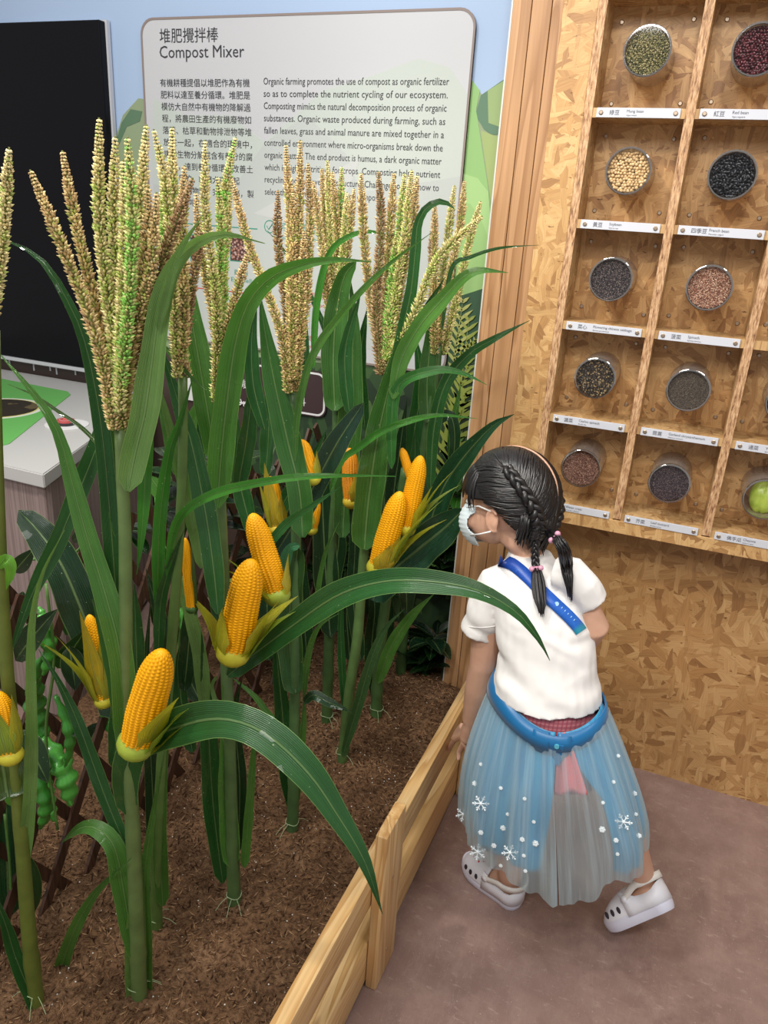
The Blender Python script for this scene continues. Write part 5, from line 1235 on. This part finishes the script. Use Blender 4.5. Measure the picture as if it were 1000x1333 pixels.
def bpath(t, sd):
    K = [(.10, .62, .80), (-.18, .78, .60), (-.50, .78, .25), (-.74, .62, -.15), (-.80, .44, -.52), (-.74, .36, -.72)]; f = t * 5; i = min(4, int(f)); v = slerp(K[i], K[i + 1], f - i); return Vector((v.x, v.y * sd, v.z))
rr = random.Random(5); mb = MB()
for sd in (1, -1):
    for q in range(210):
        s_ = rr.random(); th = math.radians(52 + 145 * s_); p0 = Vector((math.cos(th), .012 * sd, math.sin(th))); e = bpath(min(1, max(0, s_ * 1.05 + rr.uniform(-.04, .08))), sd)
        off = rr.uniform(-.16, .16); mid = slerp(p0, e, .5) + Vector((off, 0, off)) + Vector((.12 * (1 - s_), 0, 0)); pts = []
        for t in np.linspace(0, 1, 9):
            d = slerp(slerp(p0, mid, t), slerp(mid, e, t), t); pts.append(hs(d, .985 + .018 * math.sin(PI * t) + rr.uniform(0, .006)))
        mb.tube(pts, [.0012, .002, .0022, .0022, .0022, .0022, .002, .002, .0016], 5)
    for q in range(170):   # from the hairline round the face and nape up into the braid
        s_ = rr.random()
        if s_ < .6: a = slerp((.72, .05 * sd, .70), (.12, .98 * sd, -.12), s_ / .6)
        else: a = slerp((-.05, .98 * sd, -.16), (-.62, .12 * sd, -.80), (s_ - .6) / .4)
        e = bpath(min(1, max(0, s_ * 1.0 + rr.uniform(-.05, .08))), sd); pts = [hs(slerp(a, e, t), .98 + .025 * math.sin(PI * t) + rr.uniform(0, .005)) for t in np.linspace(0, 1, 8)]
        mb.tube(pts, [.0010, .0018, .0022, .0022, .0022, .0022, .002, .0014], 5)
o = mb.build('hair_strands', M['hair'], hair, smooth=True); o['kind'] = 'stuff'
# fringe over the forehead and temple
mb = MB()
for q in range(110):
    a = rr.uniform(-1.15, 1.15); top = Vector((.62 * math.cos(a * .8), math.sin(a * .9), .62)).normalized(); bot = Vector((math.cos(a), math.sin(a), rr.uniform(-.06, .16) - (.22 if abs(a) > .95 else 0))).normalized()
    pts = [hs(slerp(top, bot, t), .99 + .03 * math.sin(PI * t * .8)) for t in np.linspace(0, 1, 6)]; mb.tube(pts, [.0012, .0022, .0022, .002, .0015, .0005], 5)
o = mb.build('fringe', M['hair'], hair, smooth=True); o['kind'] = 'stuff'
# wisps at the nape
mb = MB()
for q in range(260):
    a = rr.uniform(-.95, .95); d0 = Vector((-math.cos(a), math.sin(a), rr.uniform(-.45, -.15))); p0 = hs(d0, 1.0); e = hp(-.062 * math.cos(a) - .006, .058 * math.sin(a) + rr.uniform(-.006, .006), rr.uniform(-.030, 0) - .062 + .022 * abs(a)); e = e + (e - hp(-.01, 0, -.08)) * .12
    m1 = (p0 + e) / 2 + (p0 - HCc).normalized() * .004; mb.tube([p0, m1, e, e + Vector((rr.uniform(-.004, .004), -.004, -.008 * rr.random()))], [.002, .0024, .0016, .0004], 5)
o = mb.build('nape_hair', M['hair'], hair, smooth=True); o['kind'] = 'stuff'
# pale parting
pts = [hs((math.cos(th), .0, math.sin(th)), .996) for th in np.radians(np.linspace(66, 176, 20))]
mb = MB(); mb.tube(pts, [.0034] * 17 + [.0028, .002, .0008], 6, flat=.6); o = mb.build('parting', M['skin'], hair, smooth=True)
# braids: crossing lobes on the head, then hanging
def braid(pathf, t0, t1, n, w, name):
    mb = MB()
    for k in range(3):
        pts = []; 
        for i in range(n * 8 + 1):
            t = t0 + (t1 - t0) * i / (n * 8); p, nrm, sdv = pathf(t); a = 2 * PI * (i / 8 / 1.5 + k / 3); ww = w(t) if callable(w) else w
            pts.append(p + sdv * math.sin(a) * ww * .62 + nrm * (math.sin(2 * a) * ww * .30 + ww * .25))
        mb.tube(pts, [(w(t0 + (t1 - t0) * i / (n * 8)) if callable(w) else w) * .50 for i in range(len(pts))], 8)
    o = mb.build(name, M['hair'], hair, smooth=True); return o
def head_path(sd):
    def f(t):
        d = bpath(t, sd); d2 = bpath(min(1, t + .02), sd); p = hs(d, 1.01); nrm = (p - HCc).normalized(); tg = (hs(d2, 1.01) - hs(bpath(max(0, t - .02), sd), 1.01)).normalized(); return p, nrm, tg.cross(nrm).normalized()
    return f
braid(head_path(1), .22, 1, 5, lambda t: .0095 + .006 * t, 'braid'); braid(head_path(-1), .22, 1, 5, lambda t: .0095 + .006 * t, 'braid')
pk = flat('bead_pink', (.62, .30, .42), .3)
for root, pxs in ((hs(bpath(1, 1), 1.02), [(697, 728), (699, 745), (701, 762), (703, 782), (705, 804)]), (hs(bpath(1, -1), 1.02), [(728, 705), (734, 716), (738, 735), (741, 757), (743, 782)])):
    W3 = [root]
    for q in pxs:
        h = hit(tree, q[0], q[1], .012); W3.append(h if h is not None else P_(q[0], q[1], 1.27))
    W3 = [Vector(v) for v in spline(W3, 40)]; tie = 17 if root.x < hs(bpath(1, -1), 1.02).x - .001 else 15
    def hang(t, W3=W3):
        i = t * 39; a = min(38, int(i)); p = W3[a].lerp(W3[a + 1], i - a); tg = (W3[a + 1] - W3[a]).normalized(); nrm = (CAM - p).normalized(); nrm = (nrm - nrm.dot(tg) * tg).normalized(); return p, nrm, tg.cross(nrm)
    braid(hang, 0, tie / 39, 3, lambda t: .0085 - .003 * t, 'braid')
    tp_, nr_, sv_ = hang(tie / 39); mb = MB(); mb.tube([tp_ - (W3[tie + 1] - W3[tie]).normalized() * .004, tp_ + (W3[tie + 1] - W3[tie]).normalized() * .004], .0085, 12); mb.build('hair_tie', pk, hair, smooth=True)
    for sg in (-1, 1): mb = MB(); mb.ellipsoid(tp_ + sv_ * sg * .008 + nr_ * .006, (.0055, .0055, .0055), 12, 8); mb.build('hair_bead', pk, hair, smooth=True)
    mb = MB()
    for q in range(60):
        a = rr.uniform(0, 2 * PI); r0 = rr.random() ** .5; pts = []; ln = rr.uniform(.75, 1.0)
        for j in range(9):
            t = tie / 39 + (1 - tie / 39) * ln * j / 8; p, nr, sv = hang(min(1, t)); R_ = (.006 + .006 * math.sin(PI * min(1, j / 8 * .9 + .05))) * r0 * (1 if j < 7 else .7); pts.append(p + sv * math.cos(a) * R_ + nr * (math.sin(a) * R_ * .6 + .004))
        mb.tube(pts, [.0016] * 7 + [.0011, .0004], 5)
    o = mb.build('braid_tail', M['hair'], hair, smooth=True); o['kind'] = 'stuff'

# pink plaid dress under the skirt
s = NT('pink_plaid'); co = s.coord('Object'); x, y, z = s.sep(co)
a_ = s.math('ABSOLUTE', s.math('SINE', s.math('MULTIPLY', x, 420.0))); b_ = s.math('ABSOLUTE', s.math('SINE', s.math('MULTIPLY', z, 420.0)))
c = s.mix(s.g(a_, .4, .7, 0, .6), (.50, .10, .13), (.62, .30, .33)); c = s.mix(s.g(b_, .4, .7, 0, .6), c, (.30, .06, .10)); s.set(c, .8); M['plaid'] = s.m
M['pink'] = flat('pink_cloth', (.75, .20, .22), .75)
mb = MB(); W0 = P_(712, 905, 1.295)
loft(mb, [(P_(712, 880, 1.30), RT * .088, DT * .066), (P_(714, 920, 1.295), RT * .090, DT * .078), (P_(722, 970, 1.285), RT * .076, DT * .056), (P_(735, 1005, 1.27), RT * .060, DT * .048), (P_(738, 1012, 1.27), RT * .056, DT * .045)], 40, caps=False)
dress = mb.build('plaid_dress', M['plaid'], girl, smooth=True); m_ = dress.modifiers.new('s', 'SOLIDIFY'); m_.thickness = .002; apply_mods(dress)
V = []; F = []; U = []
for i in range(16):
    t = i / 15
    for k in range(21):
        u = k / 20; x = 727 - 6 * t + (14 + 30 * t) * u; yy = 956 + 76 * t + 3 * math.sin(u * 9); V.append(P_(x, yy, 1.212 - .016 * t + .003 * math.sin(u * 11 + t)))
for i in range(15):
    for k in range(20): a = i * 21 + k; F.append((a, a + 1, a + 22, a + 21))
pf = link('dress_flap', mesh('dress_flap', V, F, M['pink']), girl, None); m_ = pf.modifiers.new('s', 'SOLIDIFY'); m_.thickness = .002; apply_mods(pf)

# skirt
RTs = Vector((.99, .12, .0)).normalized(); WC = P_(713, 902, 1.295); BC = P_(714, 1092, 1.325); RX0, RY0, RX1, RY1 = .097, .090, .180, .160
def sk_pt(phi, t, grow=0.0, zb=.245, fold=1.0, seed=0):
    e = (1 - (1 - t) ** 1.5) * (1 - .06 * max(0, t - .8) / .2); rx = RX0 + (RX1 - RX0) * e + grow; ry = RY0 + (RY1 - RY0) * e + grow
    fo = 1 + fold * t ** .6 * (.035 * math.sin(phi * 13 + seed + 1.5 * math.sin(phi * 3)) + .020 * math.sin(phi * 29 + seed * 2) + .05 * noise.noise((math.cos(phi) * 1.6, math.sin(phi) * 1.6, t * 2 + seed)))
    c = WC.lerp(Vector((BC.x, BC.y, zb)), t); back = max(0, math.cos(phi)); z = c.z - .045 * t * max(0, -math.sin(phi)) - (1 - t) * (.030 * back ** 3) + (1 - t) * .008
    fo += (grow > .006) * .018 * t * (abs(math.sin(phi * 21 + 2 * math.sin(phi * 5))) ** 3)
    p = Vector((c.x, c.y, 0)) + (RTs * math.sin(phi) * rx - DT * math.cos(phi) * ry) * fo; p.z = z; return p
def skirt_surface(name, mat, phis, ts, zb, grow, fold, seed, parent, zf=None, th=.0012):
    V = []; U = []; F = []; n = len(phis(0)) ; m = len(ts)
    for i, t in enumerate(ts):
        for k, ph in enumerate(phis(t)): V.append(sk_pt(ph, t, grow, zb if zf is None else zf(ph), fold, seed)); U.append((k / n, t))
    for i in range(m - 1):
        for k in range(n - 1): a = i * n + k; F.append((a, a + 1, a + n + 1, a + n))
    o = link(name, mesh(name, V, F, mat, uv=U), parent)
    if th: m_ = o.modifiers.new('s', 'SOLIDIFY'); m_.thickness = th; apply_mods(o)
    return o
s = NT('blue_satin'); s.set(s.ramp(s.noise(s.mapping(s.coord('UV'), scale=(30, 1, 1)), 2, 2), [(.3, (.012, .20, .42)), (.7, (.03, .32, .55))]), .38, spec=.5, sheen=.3); M['satin'] = s.m
def gapL(t): return .08 - .30 * t
def gapR(t): return .12 + .46 * min(1, t / .45) + .08 * t
skt = skirt_surface('skirt', M['satin'], lambda t: np.linspace(gapR(t), 2 * PI + gapL(t), 150), np.linspace(0, 1, 30), .262, 0, 1.1, 2.0, girl)
# waistband
V = []; F = []; nb = 90
for k in range(nb + 1):
    ph = .10 + (2 * PI - .12) * k / nb; p = sk_pt(ph, 0, .004, .262, 0); q = p - Vector((0, 0, .030)) + (p - Vector((WC.x, WC.y, p.z))).normalized() * .004; o_ = (p - Vector((WC.x, WC.y, p.z))).normalized() * .004
    V += [p + Vector((0, 0, .003)) + o_ * .8, (p + q) / 2 + o_ * 1.9, q + o_ * 2.1]
for k in range(nb):
    for j in range(2): a = k * 3 + j; F.append((a, a + 3, a + 4, a + 1))
V += [v for v in ()]
s = NT('blue_band'); s.set((.002, .13, .33), .35, spec=.5, sheen=.2); M['band'] = s.m
wb_ = link('waistband', mesh('waistband', V, F, M['band']), girl); m_ = wb_.modifiers.new('s', 'SOLIDIFY'); m_.thickness = .003; apply_mods(wb_)
# band tab with press stud at the back
p = sk_pt(.0, 0, .012, .262, 0); V = []; F = []
for k in range(9):
    ph = -.30 + .62 * k / 8; q = sk_pt(ph, 0, .013, .262, 0); V += [q + Vector((0, 0, .001)), q - Vector((0, 0, .040 + .012 * (k == 7)))]
for k in range(8): F.append((k * 2, k * 2 + 2, k * 2 + 3, k * 2 + 1))
tb = link('band_tab', mesh('band_tab', V, F, M['band']), wb_); m_ = tb.modifiers.new('s', 'SOLIDIFY'); m_.thickness = .003; apply_mods(tb)
q = sk_pt(.10, 0, .016, .262, 0) - Vector((0, 0, .018)); mb = MB(); mb.tube([q + Vector((0, .002, 0)), q - Vector((0, .003, 0))], .0045, 14); mb.build('press_stud', flat('stud_teal', (.10, .45, .60), .25), wb_)
mb = MB(); mb.box(tuple(sk_pt(.07, .13, .004, .262, 0) - Vector((.008, .002, .022))), tuple(sk_pt(.07, .13, .004, .262, 0) + Vector((.008, .002, .022))), .001); mb.build('band_end', M['band'], wb_)
# tulle
s = NT('tulle'); tr = s.n('BsdfTransparent'); df = s.n('BsdfDiffuse'); df.inputs[0].default_value = (.62, .82, .90, 1); tl = s.n('BsdfTranslucent'); tl.inputs[0].default_value = (.66, .80, .86, 1)
a1 = s.n('AddShader') if False else s.n('MixShader'); a1.inputs[0].default_value = .35; s.l(df.outputs[0], a1.inputs[1]); s.l(tl.outputs[0], a1.inputs[2])
lw = s.n('LayerWeight'); lw.inputs[0].default_value = .25; net = s.voro(s.coord('Object'), 900, out='Distance')
f = s.math('ADD', s.math('MULTIPLY', lw.outputs['Facing'], .55), .26); pl = s.noise(s.mapping(s.coord('UV'), scale=(38, .5, 1)), 1.6, 3, .6); f = s.math('ADD', f, s.g(pl, .46, .72, -.06, .34)); f = s.math('MINIMUM', f, .85)
mx = s.n('MixShader'); s.l(f, mx.inputs[0]); s.l(tr.outputs[0], mx.inputs[1]); s.l(a1.outputs[0], mx.inputs[2]); s.l(mx.outputs[0], s.o.inputs[0]); M['tulle'] = s.m
def zt_(ph):
    ph = (ph + PI) % (2 * PI) - PI
    return .232 - .030 * math.exp(-(ph / .35) ** 2) + (.018 if ph > .25 else 0) * min(1, (ph - .25) * 4) if ph > .25 else .232 - .030 * math.exp(-(ph / .35) ** 2)
tul = skirt_surface('tulle_overskirt', M['tulle'], lambda t: np.linspace(.002 + .02 * max(0, t - .6), 2 * PI - .002 - .015 * max(0, t - .6), 300), np.linspace(0.04, 1, 36), .23, .009, 1.1, 2.0, girl, zf=zt_, th=0)
tul['label'] = 'sheer pale tulle layer with snowflake print'
tt = bvh(tul)
sf = flat('snow_white', (.78, .86, .90), .6)
def snowflake(x, y, r, arms=True):
    c = hit(tt, x, y, .0015)
    if c is None: return
    fr = (CAM - c).normalized(); fr.z *= .3; fr.normalize(); q1 = Vector((0, 0, 1)).cross(fr).normalized(); q2 = fr.cross(q1); R_ = r * pxm(c); mb = MB(); a0 = random.uniform(0, 1)
    if arms:
        for k in range(6):
            a = a0 + k * PI / 3; d = q1 * math.cos(a) + q2 * math.sin(a); n_ = q1 * -math.sin(a) + q2 * math.cos(a)
            mb.tube([c, c + d * R_], [R_ * .09, R_ * .07], 5)
            for sg in (-1, 1): mb.tube([c + d * R_ * .55, c + d * R_ * .82 + n_ * sg * R_ * .26], R_ * .06, 4)
            mb.ellipsoid(c + d * R_, (R_ * .15,) * 3, 6, 4)
        mb.ellipsoid(c, (R_ * .22,) * 3, 8, 5)
    else:
        for k in range(6): a = a0 + k * PI / 3; d = q1 * math.cos(a) + q2 * math.sin(a); mb.ellipsoid(c + d * R_ * .55, (R_ * .4, R_ * .2, R_ * .4), 6, 4)
        mb.ellipsoid(c, (R_ * .5, R_ * .2, R_ * .5), 8, 5)
    mb.build('snowflake', sf, tul)
for x, y, r in [(626, 1046, 10), (603, 1060, 9), (622, 1109, 10), (664, 1110, 10), (812, 1070, 10)]: snowflake(x, y, r)
for x, y, r in [(626, 995, 3), (618, 1020, 4), (652, 1026, 3), (661, 1060, 3), (655, 1078, 4.5), (626, 1084, 4), (643, 1101, 4), (680, 1093, 4), (683, 1040, 3), (695, 1070, 3), (697, 1098, 5), (682, 1114, 3), (652, 1127, 3), (684, 1134, 3), (805, 984, 3), (799, 1018, 3), (826, 1033, 4), (785, 1045, 3), (784, 1080, 5), (802, 1094, 4), (828, 1060, 3), (832, 1088, 4), (804, 1112, 3)]: snowflake(x, y, r, False)

# clogs
M['clog'] = flat('clog_white', (.74, .75, .82), .45); M['clog_sole'] = flat('clog_sole', (.66, .67, .80), .5)
def clog(name, H, a, n_, s_, label, charms, L=.164):
    g = empty(name, (0, 0, 0)); g.parent = girl; g.location = H - girl.location; g['label'] = label
    def hw(u):
        if u <= 0 or u >= 1: base_ = .0
        w0 = .027 + .010 * math.sin(PI * min(1, max(0, (u - .25) / .9))) if u > .25 else .027
        e = 1.0
        if u < .14: e = math.sqrt(max(0, 1 - ((.14 - u) / .14) ** 2))
        if u > .72: e = math.sqrt(max(0, 1 - ((u - .72) / .28) ** 2))
        return w0 * e
    us = [0, .006, .02, .045, .08, .14, .22, .32, .42, .52, .62, .72, .8, .87, .93, .97, .99, 1.0]
    def P(u, v, h): return H + a * (u * L) + s_ * v + n_ * h
    # sole
    out = [(u, hw(u)) for u in us] + [(u, -hw(u)) for u in us[::-1][1:-1]]; rings = [(0, .90), (.004, .98), (.012, 1.05), (.020, 1.06), (.026, 1.0)]; V = []; F = []; n = len(out)
    for h, k in rings:
        for u, v in out: uu = .5 + (u - .5) * (1 + (k - 1) * .35); V.append(P(uu, v * k, h + .010 * max(0, u - .75) * 2))
    for r in range(len(rings) - 1):
        for i in range(n): F.append((r * n + i, r * n + (i + 1) % n, (r + 1) * n + (i + 1) % n, (r + 1) * n + i))
    F.append(tuple(range(n))[::-1]); F.append(tuple((len(rings) - 1) * n + i for i in range(n)))
    o = link('sole', mesh('sole', V, F, M['clog_sole']), g); auto_smooth(o, 50)
    # upper
    V = []; F = []; uu = [.44, .50, .58, .66, .74, .82, .89, .95, .985, 1.0]; m = 19
    for u in uu:
        hh = {.44: .050, .50: .051, .58: .048, .66: .044, .74: .039, .82: .032, .89: .025, .95: .016, .985: .009, 1.0: .002}[u]
        for j in range(m):
            t_ = PI * j / (m - 1); c_ = math.cos(t_); V.append(P(u, (hw(u) * 1.04 + .001) * (abs(c_) ** .75) * (1 if c_ > 0 else -1), .020 + hh * math.sin(t_) ** .8))
    for i in range(len(uu) - 1):
        for j in range(m - 1): q = i * m + j; F.append((q, q + 1, q + m + 1, q + m))
    o = link('upper', mesh('upper', V, F, M['clog']), g); m_ = o.modifiers.new('s', 'SOLIDIFY'); m_.thickness = .004; m_ = o.modifiers.new('b', 'SUBSURF'); m_.levels = 1; apply_mods(o); o.data.shade_smooth()
    # side and heel wall
    V = []; F = []; wl_ = [(u, hw(u)) for u in (.5, .42, .32, .22, .14, .08, .045, .02, .006, 0)] + [(u, -hw(u)) for u in (.006, .02, .045, .08, .14, .22, .32, .42, .5)]
    for u, v in wl_:
        hgt = .028 + .022 * max(0, (u - .3) / .2) if u > .3 else .028 + .012 * max(0, (.1 - u) / .1); V += [P(u, v * 1.04, .018), P(u, v * 1.06, .018 + hgt * .5), P(u, v * 1.0, .018 + hgt)]
    for i in range(len(wl_) - 1):
        for j in range(2): q = i * 3 + j; F.append((q, q + 1, q + 4, q + 3))
    o = link('side_wall', mesh('side_wall', V, F, M['clog']), g); m_ = o.modifiers.new('s', 'SOLIDIFY'); m_.thickness = .003; apply_mods(o); o.data.shade_smooth()
    # heel strap and rivets
    pts = [P(.47, .036, .050)] + [P(.24 - .26 * math.cos(t_ * PI / 2) * (1 if 1 else 0), .036 * math.sin(t_ * PI / 2), .066) for t_ in (1, .8, .55, .3, 0, -.3, -.55, -.8, -1)] + [P(.47, -.036, .050)]
    S = [Vector(v) for v in spline(pts, 30)]; V = []; F = []
    for p in S: V += [p + n_ * .007, p - n_ * .007]
    for i in range(29): F.append((i * 2, i * 2 + 2, i * 2 + 3, i * 2 + 1))
    o = link('heel_strap', mesh('heel_strap', V, F, flat('clog_strap', (.78, .77, .74), .45)), g); m_ = o.modifiers.new('s', 'SOLIDIFY'); m_.thickness = .003; apply_mods(o)
    for sg in (1, -1): mb = MB(); mb.tube([P(.46, .0345 * sg, .050), P(.46, .0395 * sg, .050)], .0075, 14); mb.build('rivet', M['clog'], g, smooth=True)
    hole = flat('hole_dark', (.03, .02, .03), .8); RM = Matrix((a, s_, n_)).transposed()
    for sg in (1, -1):
        for u in (.60, .70, .80): mb = MB(); mb.ellipsoid(P(u, hw(u) * 1.02 * sg, .036), (.0045, .0022, .0075), 12, 6, M=RM); mb.build('vent_hole', hole, g)
    for u, v in ((.62, .0), (.70, .014), (.70, -.014), (.80, 0), (.86, .013), (.86, -.013)):
        mb = MB(); mb.ellipsoid(P(u, v, .020 + (.044 - (u - .62) * .08) * (1 - (abs(v) / .05) ** 2) - .001), (.0042, .0042, .002), 10, 6, M=RM); mb.build('vent_hole', hole, g)
    if charms:
        for u, v, r in ((.60, .012, .0055), (.66, .018, .0045), (.74, .016, .005), (.80, .012, .004)):
            mb = MB(); mb.ellipsoid(P(u, v, .020 + (.046 - (u - .6) * .08) * .93), (r, r, .003), 12, 6, M=RM); mb.build('charm', flat('charm_red', (.60, .04, .04), .3), g)
    return g
clog('clog', LH, aL, nL, sLv, 'white clog with red charms, flat on the floor', True)
clog('clog', RH, aR, nR, sRv, 'white clog tipped up on its toe', False)
